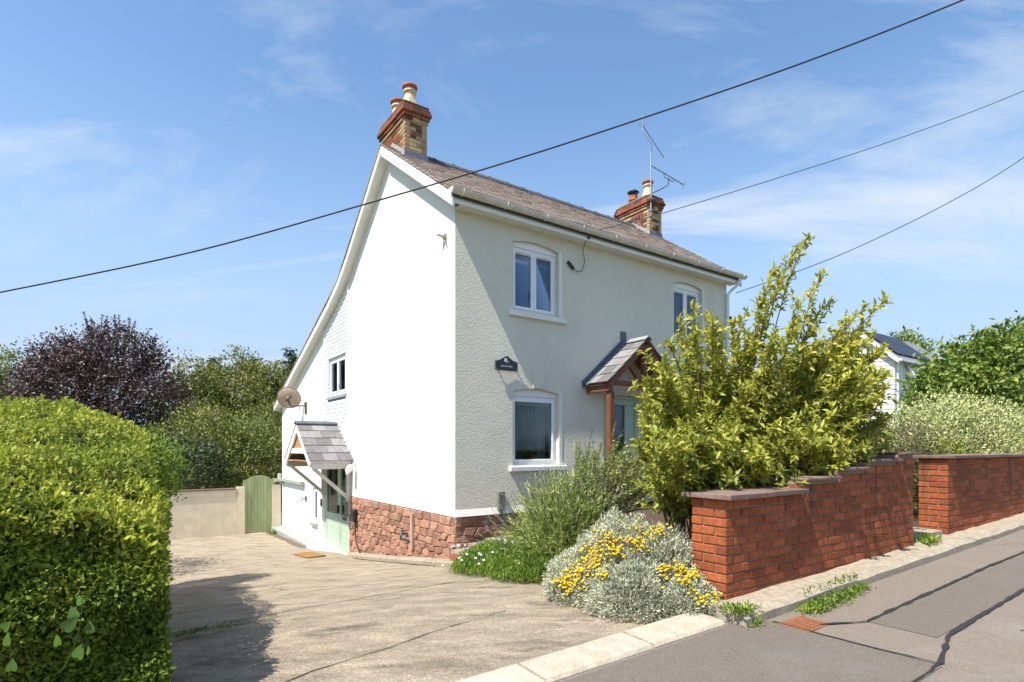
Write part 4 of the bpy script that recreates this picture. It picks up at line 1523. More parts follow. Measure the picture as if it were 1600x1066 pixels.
r = root('wall_rail', 'short green painted rail fixed along the lean-to wall by the gate', 'rail', -0.08, 9.3, -1.35)
G().box(-0.05, 0.05, -0.4, 2.3, 0.28, 0.36).obj('rail', mat('rail_green', (0.36, 0.40, 0.33), None), r)
G().box(-0.04, 0.075, -0.36, -0.28, 0.18, 0.36).box(-0.04, 0.075, 2.1, 2.2, 0.18, 0.36).obj('bracket', grey_metal, r)
r = root('wall_hook', 'small dark metal hook on the lean-to wall', 'hook', -0.05, 8.75, -1.45)
G().tube([(0.05, 0, 0), (-0.05, 0, 0), (-0.08, 0.03, -0.08)], 0.016, 6).box(0.03, 0.052, -0.06, 0.06, -0.1, 0.06).obj('hook', dark_metal, r)
eg = root('stone_edging', 'worn stone edging beside the hedge at the back of the drive', 'edging', -4.15, 10.2, -2.8)
for k in range(4):
    q = G().box(-0.5, 0.28, -1.9 + k * 1.0, -0.92 + k * 1.0, -0.1, 0.10 + (0.02 if k % 2 else 0))
    q.v = wobble(q.v, 0.02)
    q.obj('edging_stone', slab_m, eg)

# ================================================================== OVERHEAD CABLES


def cable(label, pts, rad, m, group='overhead cables'):
    P = [Vector(((x - 800) / 874 * Z, Z, EYE + (700 - y) / 874 * Z)) for x, y, Z in pts]
    # smooth Catmull-Rom through the points
    Q = []
    ext = [P[0] * 2 - P[1]] + P + [P[-1] * 2 - P[-2]]
    for i in range(1, len(ext) - 2):
        for k in range(12):
            t = k / 12
            p0, p1, p2, p3 = ext[i - 1], ext[i], ext[i + 1], ext[i + 2]
            Q.append(0.5 * ((2 * p1) + (p2 - p0) * t + (2 * p0 - 5 * p1 + 4 * p2 - p3) * t * t + (3 * p1 - p0 - 3 * p2 + p3) * t ** 3))
    Q.append(P[-1])
    o = bpy.data.objects.new('overhead_cable', None)
    g = G().tube(Q, rad, 8)
    o = g.obj('overhead_cable', m, None, smooth=True)
    return tag(o, label, 'cable', group)


cable('thick black overhead cable sagging across the whole sky past the gable', [(-330, 520, 5.6), (0, 457, 5.4), (300, 394, 5.2), (571, 319, 5.1), (800, 251, 5.0), (1000, 186, 5.0), (1250, 100, 4.9), (1505, 0, 4.8), (1900, -170, 4.6)], 0.0075, cable_m)
cable('thin green cable from the eaves past the far chimney to upper right', [(908, 366, 10.2), (965, 352, 11.0), (1036, 333, 12.0), (1200, 283, 12.5), (1400, 218, 13), (1600, 142, 13.5), (1900, 10, 14)], 0.009, cable_g)
cable('thin cable from the wall insulator rising right behind the shrub', [(1150, 458, 13.4), (1250, 423, 13.4), (1350, 382, 13.4), (1480, 318, 13.4), (1600, 246, 13.4), (1850, 70, 13.4)], 0.009, cable_m)

# ================================================================== NEIGHBOURING HOUSES
clad = mat('white_boarding', (0.78, 0.77, 0.73), (0.74, 0.73, 0.69), rough=0.6, rnd=0.03)
grey_r = mat('grey_tiles', (0.22, 0.22, 0.23), (0.16, 0.16, 0.17), rough=0.8, scale=20)
solar = mat('solar_glass', (0.02, 0.025, 0.045), (0.015, 0.02, 0.035), rough=0.4, spec=0.25)
nu_, nv_, _ = uvw((17.79, 26.0, 0))
nb = root('boarded_house', 'white weatherboarded house with solar panels beyond the shrub', 'house', nu_, nv_, -1.3)
EH, RHt, DEP, NL = 5.67, 1.40, 3.1, 7.0       # eave above base, rise, gable depth, length
G().box(0.05, NL - 0.05, 0.05, DEP - 0.05, 0, EH - 0.05).prism([(0.05, EH - 0.06), (DEP - 0.05, EH - 0.06), (DEP / 2, EH + RHt - 0.2)], 0, 0.05, NL - 0.05).obj('wall', smooth_r, nb)
G().box(0.0, NL, -0.01, 0.04, 0, 2.2).obj('plinth', grey_r, nb)
z = 2.2
pitch = 0.225
while z < EH + RHt - 0.2:
    w0, w1_ = 0.0, DEP
    if z + pitch > EH:
        cut = (z + pitch - EH) / RHt * DEP / 2
        w0, w1_ = cut, DEP - cut
    if w1_ - w0 > 0.2:
        G().prism([(0.045, z), (0.0, z), (0.025, z + pitch), (0.045, z + pitch)], 1, w0, w1_).obj('board', clad, nb)
    if z + pitch < EH:
        segs = [(0.05, NL)]
        if z + pitch > 4.28 and z < 5.45:
            segs = [(0.05, 1.0), (1.76, NL)]
        for a, b in segs:
            G().prism([(0.045, z), (0.0, z), (0.025, z + pitch), (0.045, z + pitch)], 0, a, b).obj('board', clad, nb)
    z += pitch + 0.004
g = G()
ring(g, False, 1.03, 1.73, 4.30, 5.42, 0.06, -0.01, 0.05)
wd = g.obj('window', upvc, nb)
G().box(1.09, 1.67, 0.03, 0.04, 4.36, 5.36).obj('pane', glass, wd)
q = G()
q.beam((1.07, -0.02, 5.38), (1.07, -0.5, 4.6), 0.05, 0.05).beam((1.69, -0.02, 5.38), (1.69, -0.5, 4.6), 0.05, 0.05).beam((1.07, -0.5, 4.6), (1.69, -0.5, 4.6), 0.05, 0.05)
q.obj('sash', upvc, wd)
Lr = math.hypot(DEP / 2, RHt)
for s in (0, 1):
    va, vb = (-0.25, DEP / 2) if s == 0 else (DEP + 0.25, DEP / 2)
    ha = EH - 0.25 * RHt / (DEP / 2)
    G().prism([(va, ha), (vb, EH + RHt), (vb, EH + RHt - 0.1), (va, ha - 0.1)], 0, -0.22, NL + 0.2).obj('roof', grey_r, nb)
    G().prism([(va, ha - 0.02), (vb, EH + RHt - 0.02), (vb, EH + RHt - 0.24), (va, ha - 0.24)], 0, -0.26, -0.221).obj('bargeboard', upvc, nb)
rf = [o for o in nb.children if o.name.startswith('roof')][0]
for k in range(4):
    a0 = 0.1 + k * 1.05
    for j in range(2):
        t0, t1 = 0.10 + j * 0.43, 0.10 + j * 0.43 + 0.41
        G().prism([(-0.25 + (DEP / 2 + 0.25) * t0, EH - 0.23 + (RHt + 0.23) * t0 + 0.08), (-0.25 + (DEP / 2 + 0.25) * t1, EH - 0.23 + (RHt + 0.23) * t1 + 0.08),
                   (-0.25 + (DEP / 2 + 0.25) * t1, EH - 0.23 + (RHt + 0.23) * t1 + 0.12), (-0.25 + (DEP / 2 + 0.25) * t0, EH - 0.23 + (RHt + 0.23) * t0 + 0.12)], 0, a0, a0 + 1.0).obj('solar_panel', solar, rf)
G().box(-0.2, NL + 0.2, -0.36, -0.24, EH - 0.36, EH - 0.26).obj('gutter', upvc, nb)
G().tube([(0.12, -0.30, EH - 0.3), (0.12, -0.08, EH - 0.5), (0.12, -0.08, 0.1)], 0.04, 8).obj('downpipe', upvc, nb)

fu, fv, _ = uvw((25.5, 36.0, 0))
fb = root('grey_roofed_house', 'distant house with grey tiled roof behind the tree', 'house', fu, fv, -1.0)
G().box(0, 14, 0.05, 7, 0, 6.2).obj('wall', smooth_r, fb)
G().prism([(-0.4, 6.0), (3.5, 8.2), (7.4, 6.0), (7.4, 5.85), (3.5, 8.05), (-0.4, 5.85)], 0, -0.3, 14.3).obj('roof', mat('brown_tiles', (0.20, 0.15, 0.125), (0.15, 0.11, 0.09), rough=0.9, scale=15), fb)
for k in range(3):
    w_ = G()
    ring(w_, False, 1.5 + k * 4, 2.7 + k * 4, 3.9, 5.1, 0.07, -0.03, 0.04)
    wo = w_.obj('window', upvc, fb)
    G().box(1.57 + k * 4, 2.63 + k * 4, 0.0, 0.04, 3.97, 5.03).obj('pane', glass, wo)

# timber fence at the edge of the neighbour's plot
fe = root('timber_fence', 'weathered timber post and dark fence boards beyond the far brick wall', 'fence', *uvw((9.05, 12.6, 0))[:2], -1.2)
fw = mat('fence_timber', (0.38, 0.29, 0.20), (0.28, 0.21, 0.145), rough=0.9, scale=8, stretch=(3, 3, 0.5))
fw2 = mat('dark_fence_timber', (0.17, 0.13, 0.105), (0.11, 0.085, 0.07), rough=0.9, scale=8, rnd=0.2)
G().box(-0.08, 0.08, -0.08, 0.08, 0, 2.12).obj('post', fw, fe)
for k in range(14):
    G().box(0.10 + k * 0.155, 0.24 + k * 0.155, -0.012 + 0.012 * (k % 2), 0.012 + 0.012 * (k % 2), 0.05, 1.75 + 0.03 * (k % 3)).obj('board', fw2, fe)
G().box(0.08, 2.3, 0.03, 0.08, 0.4, 0.5).box(0.08, 2.3, 0.03, 0.08, 1.4, 1.5).obj('rail', fw2, fe)
sw = root('low_garden_wall', 'low pale stone wall in front of the boarded house', 'wall', *uvw((8.2, 13.4, 0))[:2], -1.2)
for k in range(16):
    for j in range(4):
        q = G().box(-3.5 + k * 0.42 + 0.2 * (j % 2), -3.5 + k * 0.42 + 0.2 * (j % 2) + 0.405, 0, 0.22, j * 0.33, j * 0.33 + 0.315)
        q.v = wobble(q.v, 0.015)
        q.obj('stone', pebble_m, sw)

# ================================================================== PLANTS


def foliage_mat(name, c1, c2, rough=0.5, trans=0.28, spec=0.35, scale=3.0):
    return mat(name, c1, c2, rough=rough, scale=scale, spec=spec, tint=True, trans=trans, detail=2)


def unit(a):
    return a / np.maximum(np.linalg.norm(a, axis=1, keepdims=True), 1e-9)


def rand_dir(n):
    return unit(rng.normal(size=(n, 3)))


def leaf_obj(name, P, D, Nn, Ln, aspect, m, parent, tint=None, fold=0.12, kind=True):
    """one folded two-triangle blade per point; P base, D direction, Nn face normal, Ln length (world coordinates)"""
    n = len(P)
    D = unit(D)
    S = unit(np.cross(D, Nn))
    Nn = np.cross(S, D)
    Ln = np.asarray(Ln).reshape(-1, 1) * np.ones((n, 1))
    w = Ln * aspect / 2
    V = np.empty((n, 4, 3), dtype=np.float32)
    V[:, 0] = P
    V[:, 1] = P + D * Ln * 0.45 + S * w + Nn * Ln * fold
    V[:, 2] = P + D * Ln
    V[:, 3] = P + D * Ln * 0.45 - S * w + Nn * Ln * fold
    off = np.array(parent.location, dtype=np.float32)
    V -= off
    me = bpy.data.meshes.new(name)
    me.vertices.add(4 * n)
    me.vertices.foreach_set('co', V.reshape(-1))
    i0 = (np.arange(n) * 4).reshape(-1, 1)
    tri = np.concatenate([i0, i0 + 3, i0 + 2, i0, i0 + 2, i0 + 1], axis=1).astype(np.int32)
    me.loops.add(6 * n)
    me.loops.foreach_set('vertex_index', tri.reshape(-1))
    me.polygons.add(2 * n)
    me.polygons.foreach_set('loop_start', np.arange(0, 6 * n, 3, dtype=np.int32))
    me.materials.append(m)
    at = me.attributes.new('tint', 'FLOAT', 'POINT')
    tint = rng.random(n) if tint is None else np.clip(tint, 0, 1)
    at.data.foreach_set('value', np.repeat(tint, 4).astype(np.float32))
    me.update()
    me.validate()
    o = bpy.data.objects.new(name, me)
    COL.objects.link(o)
    o.parent = parent
    if kind:
        o['kind'] = 'stuff'
    return o


def plant(name, label, cat, p, group=None):
    o = bpy.data.objects.new(name, None)
    COL.objects.link(o)
    o.location = p
    return tag(o, label, cat, group)


def stems_obj(name, paths, r0, r1, m, parent, seg=5):
    g = G()
    off = Vector(parent.location)
    for pts in paths:
        n = len(pts)
        g.tube([Vector(p) - off for p in pts], [r0 + (r1 - r0) * i / (n - 1) for i in range(n)], seg, cap=False)
    o = g.obj(name, m, parent, smooth=True)
    o['kind'] = 'stuff'
    return o


bark = mat('bark', (0.16, 0.115, 0.08), (0.10, 0.07, 0.05), rough=0.95, scale=20, bump=0.8, stretch=(1, 1, 0.3))
twig_m = mat('twig', (0.24, 0.15, 0.085), (0.16, 0.10, 0.06), rough=0.9, scale=20)


def bez(a, b, c, n):
    t = np.linspace(0, 1, n).reshape(-1, 1)
    a, b, c = np.array(a), np.array(b), np.array(c)
    return a * (1 - t) ** 2 + 2 * b * t * (1 - t) + c * t * t


def ell(n, shell=0.0):
    d = rand_dir(n)
    r = rng.random((n, 1)) ** (1 / 3)
    r = shell + (1 - shell) * r
    return d * r


def tree(name, label, base, blobs, n_clump, per, leaf, aspect, m, trunk_h, trunk_r, clump_r=0.5, upb=0.35, group=None, limbs=9, spread=(1, 1, 0.8), droop=0.0):
    """blobs = list of (centre xyz, radii xyz); leaf clumps fill the shell of every blob, sky gaps between them"""
    base = Vector(base)
    t = plant(name, label, 'tree', base, group)
    Ps, Os = [], []
    vol = np.array([b[1][0] * b[1][1] * b[1][2] for b in blobs]) ** (2 / 3)
    cnt = np.maximum(3, (n_clump * vol / vol.sum()).astype(int))
    tips = []
    for (c, r), k in zip(blobs, cnt):
        e = ell(k, 0.55)
        cc = np.array(c) + e * np.array(r)
        tips.append(cc[: max(2, limbs // len(blobs) + 1)])
        sz = clump_r * (0.6 + 0.8 * rng.random((k, 1)))
        pts = np.repeat(cc, per, axis=0) + np.clip(rng.normal(size=(k * per, 3)), -1.5, 1.5) * np.repeat(sz, per, axis=0) * np.array(spread) * 0.5
        Ps.append(pts)
        Os.append(np.repeat(unit(e + 1e-6), per, axis=0))
    P = np.concatenate(Ps)
    O = np.concatenate(Os)
    n = len(P)
    up = np.array([[0, 0, 1.0]])
    Nn = unit(O * 0.5 + rand_dir(n) * 0.7 + up * upb)
    D = unit(rand_dir(n) + O * 0.5 - up * droop)
    leaf_obj('crown', P, D, Nn, leaf * (0.6 + 0.8 * rng.random(n)), aspect, m, t, kind=False)
    g = G()
    top = np.array(base) + np.array([0, 0, trunk_h])
    paths = [bez(base, np.array(base) + np.array([0.1, 0, trunk_h * 0.5]), top, 6)]
    g.tube([Vector(p) - base for p in paths[0]], [trunk_r * (1 - 0.5 * i / 5) for i in range(6)], 9)
    for tp in np.concatenate(tips):
        s = np.array(base) + np.array([0, 0, trunk_h * random.uniform(0.45, 1.0)])
        mid = (s + tp) / 2 + np.array([0, 0, 0.15 * np.linalg.norm(tp - s)])
        pp = bez(s, mid, tp, 6)
        g.tube([Vector(p) - base for p in pp], [trunk_r * 0.4 * (1 - 0.85 * i / 5) for i in range(6)], 5, cap=False)
    g.obj('trunk', bark, t, smooth=True)
    return t


def pxw(x, y, Z):
    return np.array([(x - 800) / 874 * Z, Z, EYE + (700 - y) / 874 * Z])


# ------------------------------------------------------------------ the clipped hedge
hedge_m = foliage_mat('hedge_leaf', (0.34, 0.39, 0.05), (0.18, 0.23, 0.034), rough=0.5, trans=0.33, spec=0.2)
core_m = mat('hedge_dark_core', (0.05, 0.055, 0.018), (0.025, 0.028, 0.01), rough=1.0, scale=25)
hg = plant('clipped_hedge', 'large clipped green hedge filling the left foreground beside the drive', 'hedge', W(-6.2, -2.2, -1.6))


def hedge_top(u, v):
    f = np.interp(v, [-4.3, -4.0, -3.2, -2.2, -1.2, 0.5, 3], [-0.42, -0.24, 0.0, 0.2, 0.30, 0.30, 0.15])
    return f - 0.26 * np.clip((u + 5.0) / 0.8, 0, 1) ** 2 + 0.06 * np.clip((-4.8 - u) / 1.0, 0, 1) + 0.06 * np.sin(u * 3.1 + v * 2.0) + 0.05 * np.sin(u * 7.3 - v * 5.0) + 0.03 * np.sin(u * 13.0 + v * 11.0)


def hedge_right(v, h):
    return -4.28 + 0.07 * np.sin(v * 1.7 + 0.5) + 0.05 * np.sin(h * 4.0 + v * 3) - 0.10 * np.clip((h + 0.6) / 0.6, 0, 1) ** 2 - 0.12 * np.clip((-4.0 - v) / 0.25, 0, 1)


def hedge_front(u, h):
    return -4.22 + 0.05 * np.sin(u * 2.3) + 0.04 * np.sin(u * 5.1 + h * 4.0) + 0.06 * np.sin(u * 3.7 - h * 5.0) * np.sin(h * 6.0 + u) + 0.16 * np.clip((h + 0.75) / 0.55, 0, 1) ** 2


Hv, Hu0 = 2.2, -8.6
pts, outs = [], []
n = 95000                                                     # face towards the road
uu = rng.uniform(Hu0 + 1.6, -4.2, n)
hh = -1.6 + rng.random(n) * (hedge_top(uu, np.full(n, -4.1)) + 1.65)
dep = np.abs(rng.normal(size=n)) * 0.10 - 0.04
pts.append(np.stack([uu, hedge_front(uu, hh) + dep, hh], 1))
outs.append(np.tile([0.0, -1.0, 0.25], (n, 1)))
n = 100000                                                     # top
uu = Hu0 + rng.random(n) * (-4.2 - Hu0)
vv = -4.2 + (rng.random(n) ** 1.25) * (Hv + 4.2)
dep = np.abs(rng.normal(size=n)) * 0.075 - 0.035
pts.append(np.stack([uu, vv, hedge_top(uu, vv) - dep], 1))
outs.append(np.tile([0.0, -0.15, 1.0], (n, 1)))
n = 42000                                                     # face towards the drive
vv = -4.2 + (rng.random(n) ** 1.3) * (Hv + 4.2)
lo = np.array([drive_h(-4.2, x) for x in vv])
hh = lo + rng.random(n) * (hedge_top(np.full(n, -4.2), vv) - lo)
dep = np.abs(rng.normal(size=n)) * 0.07 - 0.035
pts.append(np.stack([hedge_right(vv, hh) - dep, vv, hh], 1))
outs.append(np.tile([1.0, 0.0, 0.3], (n, 1)))
Q = np.concatenate(pts)
O = np.concatenate(outs)


def to_world(Q):
    return np.stack([C0[0] + Q[:, 0] * E1[0] + Q[:, 1] * E2[0], C0[1] + Q[:, 0] * E1[1] + Q[:, 1] * E2[1], EYE + Q[:, 2]], 1)


def rot_world(D):
    return np.stack([D[:, 0] * E1[0] + D[:, 1] * E2[0], D[:, 0] * E1[1] + D[:, 1] * E2[1], D[:, 2]], 1)


Pw, Ow = to_world(Q), rot_world(O)
n = len(Pw)
Nn = unit(Ow * 0.55 + rand_dir(n) * 0.75 + np.array([[0, 0, 0.3]]))
D = unit(rand_dir(n) * 0.9 + Ow * 0.6 + np.array([[0, 0, 0.25]]))
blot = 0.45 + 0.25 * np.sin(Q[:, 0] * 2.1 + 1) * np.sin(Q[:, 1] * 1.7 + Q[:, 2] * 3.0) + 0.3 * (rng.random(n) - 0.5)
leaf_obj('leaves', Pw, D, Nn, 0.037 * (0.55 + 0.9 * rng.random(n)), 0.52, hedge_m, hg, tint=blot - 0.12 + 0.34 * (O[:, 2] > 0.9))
# solid dark core added inside the hedge to block light
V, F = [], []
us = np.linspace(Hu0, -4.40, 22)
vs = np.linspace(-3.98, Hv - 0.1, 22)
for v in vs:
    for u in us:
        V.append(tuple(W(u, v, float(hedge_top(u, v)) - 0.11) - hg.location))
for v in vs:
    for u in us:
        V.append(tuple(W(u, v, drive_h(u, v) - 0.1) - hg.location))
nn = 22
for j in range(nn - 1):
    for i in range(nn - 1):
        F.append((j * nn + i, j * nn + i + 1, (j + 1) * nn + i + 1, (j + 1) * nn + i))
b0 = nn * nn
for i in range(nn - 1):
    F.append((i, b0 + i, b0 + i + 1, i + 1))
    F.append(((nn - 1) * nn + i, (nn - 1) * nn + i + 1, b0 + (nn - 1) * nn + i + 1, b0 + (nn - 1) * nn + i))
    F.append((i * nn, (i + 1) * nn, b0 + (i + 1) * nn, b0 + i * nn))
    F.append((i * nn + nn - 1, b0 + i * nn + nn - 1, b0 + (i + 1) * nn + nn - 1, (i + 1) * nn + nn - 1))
mesh_obj('light_block_core', V, F, core_m, hg)
# loose shoots standing out of the clipped top
sh_p, sh_d = [], []
paths = []
for k in range(46):
    u, v = random.uniform(-6.5, -4.3), random.uniform(-4.1, 0.5)
    a = np.array(W(u, v, float(hedge_top(u, v)) - 0.05))
    b = a + np.array([random.uniform(-.08, .08), random.uniform(-.08, .08), random.uniform(0.08, 0.2)])
    paths.append(bez(a, (a + b) / 2, b, 4))
    for t in np.linspace(0.2, 1, 9):
        for s in (-1, 1):
            sh_p.append(a + (b - a) * t)
            sh_d.append(np.array([random.uniform(-1, 1), random.uniform(-1, 1), 0.7]))
paths.append(bez(pxw(132, 663, 3.75), pxw(155, 640, 3.7), pxw(167, 637, 3.7), 6))
stems_obj('shoots', paths, 0.003, 0.0015, twig_m, hg)
sh_p, sh_d = np.array(sh_p), np.array(sh_d)
leaf_obj('shoot_leaves', sh_p, sh_d, rand_dir(len(sh_p)) + np.array([[0, 0, 1.2]]), 0.04, 0.5, hedge_m, hg, tint=0.75 + 0.25 * rng.random(len(sh_p)))

# bindweed growing out of the hedge face: separate heart shaped leaves
bwd = plant('bindweed', 'bindweed with broad heart shaped leaves low on the hedge', 'plant', pxw(110, 1040, 2.78))
bind_m = mat('bindweed_leaf', (0.10, 0.20, 0.03), (0.07, 0.14, 0.022), rough=0.5, trans=0.3, scale=8)


def heart(s):
    o = [(0, 0.12), (0.16, 0), (0.36, 0.08), (0.42, 0.3), (0.33, 0.6), (0.14, 0.9), (0, 1.1)]
    pts = o + [(-x, y) for x, y in o[::-1][1:-1]]
    g = G()
    g.v = [(0, 0.35 * s, 0.0)] + [(x * s, y * s, 0.09 * s * abs(x) * 2 - 0.05 * s * y * y) for x, y in pts]
    k = len(pts)
    g.f = [(0, 1 + i, 1 + (i + 1) % k) for i in range(k)]
    return g


for (x, y, s, rot) in ((118, 968, 0.065, 2.6), (98, 985, 0.075, 3.6), (140, 990, 0.06, 3.0), (120, 1030, 0.075, 3.4), (92, 1010, 0.055, 2.3), (128, 945, 0.05, 2.8), (12, 1010, 0.06, 2.9), (4, 985, 0.055, 3.5), (140, 1022, 0.045, 2.5), (18, 1050, 0.055, 3.1)):
    o = heart(s).obj('leaf', bind_m, bwd, smooth=True)
    p = pxw(x, y, 2.74 + random.uniform(-0.03, 0.03) + (x - 110) * 0.0015)
    o.location = Vector(p) - bwd.location
    o.rotation_euler = (R(random.uniform(55, 100)), rot - 3.0 + random.uniform(-0.3, 0.3), random.uniform(-0.3, 0.5))
stems_obj('vine', [bez(pxw(95, 1050, 2.8), pxw(130, 1000, 2.76), pxw(128, 935, 2.8), 8), bez(pxw(0, 1060, 2.8), pxw(20, 1010, 2.74), pxw(5, 970, 2.8), 8)], 0.003, 0.002, bind_m, bwd)

# ------------------------------------------------------------------ fresh green shrub behind the hedge


def bushy(name, label, cat, centre, radii, n_clump, per, leaf, aspect, m, clump=0.16, group=None, upb=0.4, shell=0.5, stem=True, tint=None, dirup=0.5):
    c = np.array(centre)
    base = Vector((c[0], c[1], c[2] - radii[2]))
    t = plant(name, label, cat, base, group)
    e = ell(n_clump, shell)
    cc = c + e * np.array(radii)
    pts = np.repeat(cc, per, axis=0) + rng.normal(size=(n_clump * per, 3)) * clump * 0.5
    O = np.repeat(unit(e + 1e-6), per, axis=0)
    k = len(pts)
    up = np.array([[0, 0, 1.0]])
    leaf_obj('leaves', pts, unit(rand_dir(k) * 0.8 + O * 0.5 + up * dirup), unit(O * 0.5 + rand_dir(k) * 0.6 + up * upb), leaf * (0.6 + 0.8 * rng.random(k)), aspect, m, t, tint=tint)
    if stem:
        paths = [bez(base, (np.array(base) + q) / 2 + np.array([0, 0, 0.1]), q, 5) for q in cc[:: max(1, n_clump // 40)]]
        stems_obj('stems', paths, 0.012, 0.004, twig_m, t)
    return t


fresh = foliage_mat('fresh_leaf', (0.21, 0.30, 0.04), (0.14, 0.22, 0.03), trans=0.35)
bushy('laurel_shrub', 'bright fresh green shrub just behind the clipped hedge by the drive', 'shrub', np.array(W(-4.5, 2.4, -0.38)), (0.72, 1.1, 0.62), 420, 26, 0.075, 0.42, fresh, 0.2)
bushy('laurel_shrub', 'dense dark green shrub between the hedge and the block wall', 'shrub', np.array(W(-5.6, 5.5, -1.2)), (1.3, 2.6, 1.4), 420, 22, 0.08, 0.45, foliage_mat('mid_leaf', (0.075, 0.115, 0.025), (0.045, 0.075, 0.018)), 0.3)

# ------------------------------------------------------------------ big garden shrub over the wall
olive = foliage_mat('shrub_leaf', (0.42, 0.42, 0.06), (0.23, 0.26, 0.042), rough=0.42, trans=0.32)
sb = plant('garden_shrub', 'large olive green shrub with long upright shoots leaning over the brick wall', 'shrub', W(1.35, -3.9, garden_h(1.3, -3.9)))
base = np.array(sb.location)
tips = []
spec_tips = [(1262, 372, 6.3), (1240, 400, 6.2), (1222, 440, 6.2), (1283, 432, 6.1), (1255, 470, 6.0), (1385, 468, 6.2), (1352, 478, 6.2), (1320, 500, 6.1), (1085, 482, 6.3), (1062, 500, 6.4),
             (1045, 535, 6.2), (1012, 560, 6.0), (1130, 515, 6.4), (1165, 490, 6.3), (1190, 470, 6.3), (992, 605, 5.9), (1330, 540, 6.1), (1360, 560, 6.3), (1378, 620, 6.2), (1385, 655, 6.3), (1210, 420, 6.3), (1298, 470, 6.2), (1105, 492, 6.3)]
for x, y, Z in spec_tips:
    tips.append((pxw(x, y, Z), 1.0))
for k in range(165):
    x = random.uniform(998, 1388)
    top = np.interp(x, [998, 1040, 1085, 1165, 1220, 1290, 1340, 1388], [600, 545, 505, 500, 490, 500, 520, 540])
    tips.append((pxw(x, random.uniform(top, 735), random.uniform(5.6, 7.2)), 0.8))
for k in range(70):
    tips.append((pxw(random.uniform(1270, 1385), random.uniform(545, 700), random.uniform(5.9, 6.8)), 0.8))
for k in range(95):
    x = random.uniform(1000, 1350)
    ztop = 772 if x < 1240 else 772 - (x - 1240) * 0.5
    tips.append((pxw(x, random.uniform(ztop - 110, ztop - 6), random.uniform(4.72, 5.4) + (x - 1100) * 0.0027), 0.8))
paths, LP, LD = [], [], []
for tp, w in tips:
    b0_ = base * 0.7 + np.array([tp[0], tp[1], base[2]]) * 0.3 + np.array([random.uniform(-0.3, 0.3), random.uniform(-0.2, 0.3), 0])
    mid = b0_ * 0.45 + tp * 0.55 + np.array([0, 0, 0.35 * abs(tp[2] - b0_[2]) * random.uniform(0.3, 1.0)])
    mid[:2] = b0_[:2] * 0.6 + tp[:2] * 0.4
    pp = bez(b0_, mid, tp, 14)
    paths.append(pp)
    main_d = unit((pp[-1] - pp[-4]).reshape(1, 3))[0]
    tl = np.linalg.norm(tp - b0_)
    for q in range(15):
        t = 0.35 + 0.65 * (q + random.random()) / 15
        i = min(12, int(t * 13))
        s = pp[i] + (pp[i + 1] - pp[i]) * (t * 13 - i)
        ln = random.uniform(0.10, 0.30) * (1.25 - 0.75 * t)
        loc_d = unit((pp[i + 1] - pp[i]).reshape(1, 3))[0]
        d = rand_dir(1)[0] * 0.8 + loc_d * 0.7 + np.array([0, 0, 0.25])
        d = d / np.linalg.norm(d)
        m_ = max(3, int(ln / 0.024))
        for j in range(m_):
            c = s + d * ln * (j + 0.5) / m_
            for sd in range(2):
                LP.append(c)
                LD.append(d * 0.6 + rand_dir(1)[0] * 0.9)
    for t in np.linspace(0.72, 1.0, 18):
        i = min(12, int(t * 13))
        s = pp[i] + (pp[i + 1] - pp[i]) * (t * 13 - i)
        for sd in range(2):
            LP.append(s)
            LD.append(main_d * 0.8 + rand_dir(1)[0] * 0.8)
LP, LD = np.array(LP), np.array(LD)
n = len(LP)
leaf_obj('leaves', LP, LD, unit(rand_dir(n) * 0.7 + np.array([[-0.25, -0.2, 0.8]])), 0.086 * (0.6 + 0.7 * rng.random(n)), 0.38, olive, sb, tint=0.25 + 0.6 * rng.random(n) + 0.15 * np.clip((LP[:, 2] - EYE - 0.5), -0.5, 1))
stems_obj('stems', paths, 0.012, 0.003, twig_m, sb)

# ------------------------------------------------------------------ rosemary, lavender, cotton lavender, daisies
rose_m = foliage_mat('rosemary_leaf', (0.40, 0.46, 0.16), (0.27, 0.33, 0.11), trans=0.15, rough=0.6)


def spiky(t, base_c, rad, tips, per, leaf, aspect, m, nm='leaves', start=0.3, spread=0.7, tint=None, stem_m=None, r0=0.004, curve=0.25):
    P, D, T = [], [], []
    paths = []
    for tp in tips:
        a = rng.random() * 6.28
        rr = rad * math.sqrt(rng.random())
        b = base_c + np.array([rr * math.cos(a), rr * math.sin(a), 0])
        mid = b * 0.5 + tp * 0.5
        mid[:2] = mid[:2] * (1 - curve) + b[:2] * curve
        mid[2] += 0.1 * abs(tp[2] - b[2])
        pp = bez(b, mid, tp, 8)
        paths.append(pp)
        for k in range(per):
            t_ = start + (1 - start) * (k + rng.random()) / per
            i = min(6, int(t_ * 7))
            s = pp[i] + (pp[i + 1] - pp[i]) * (t_ * 7 - i)
            d = unit((pp[i + 1] - pp[i]).reshape(1, 3))[0]
            P.append(s)
            D.append(d + rand_dir(1)[0] * spread)
    P, D = np.array(P), np.array(D)
    k = len(P)
    leaf_obj(nm, P, D, rand_dir(k) + np.array([[0, -0.3, 0.6]]), leaf * (0.6 + 0.8 * rng.random(k)), aspect, m, t, tint=tint)
    if stem_m:
        stems_obj('stems', paths, r0, r0 * 0.4, stem_m, t, seg=4)
    return P, paths


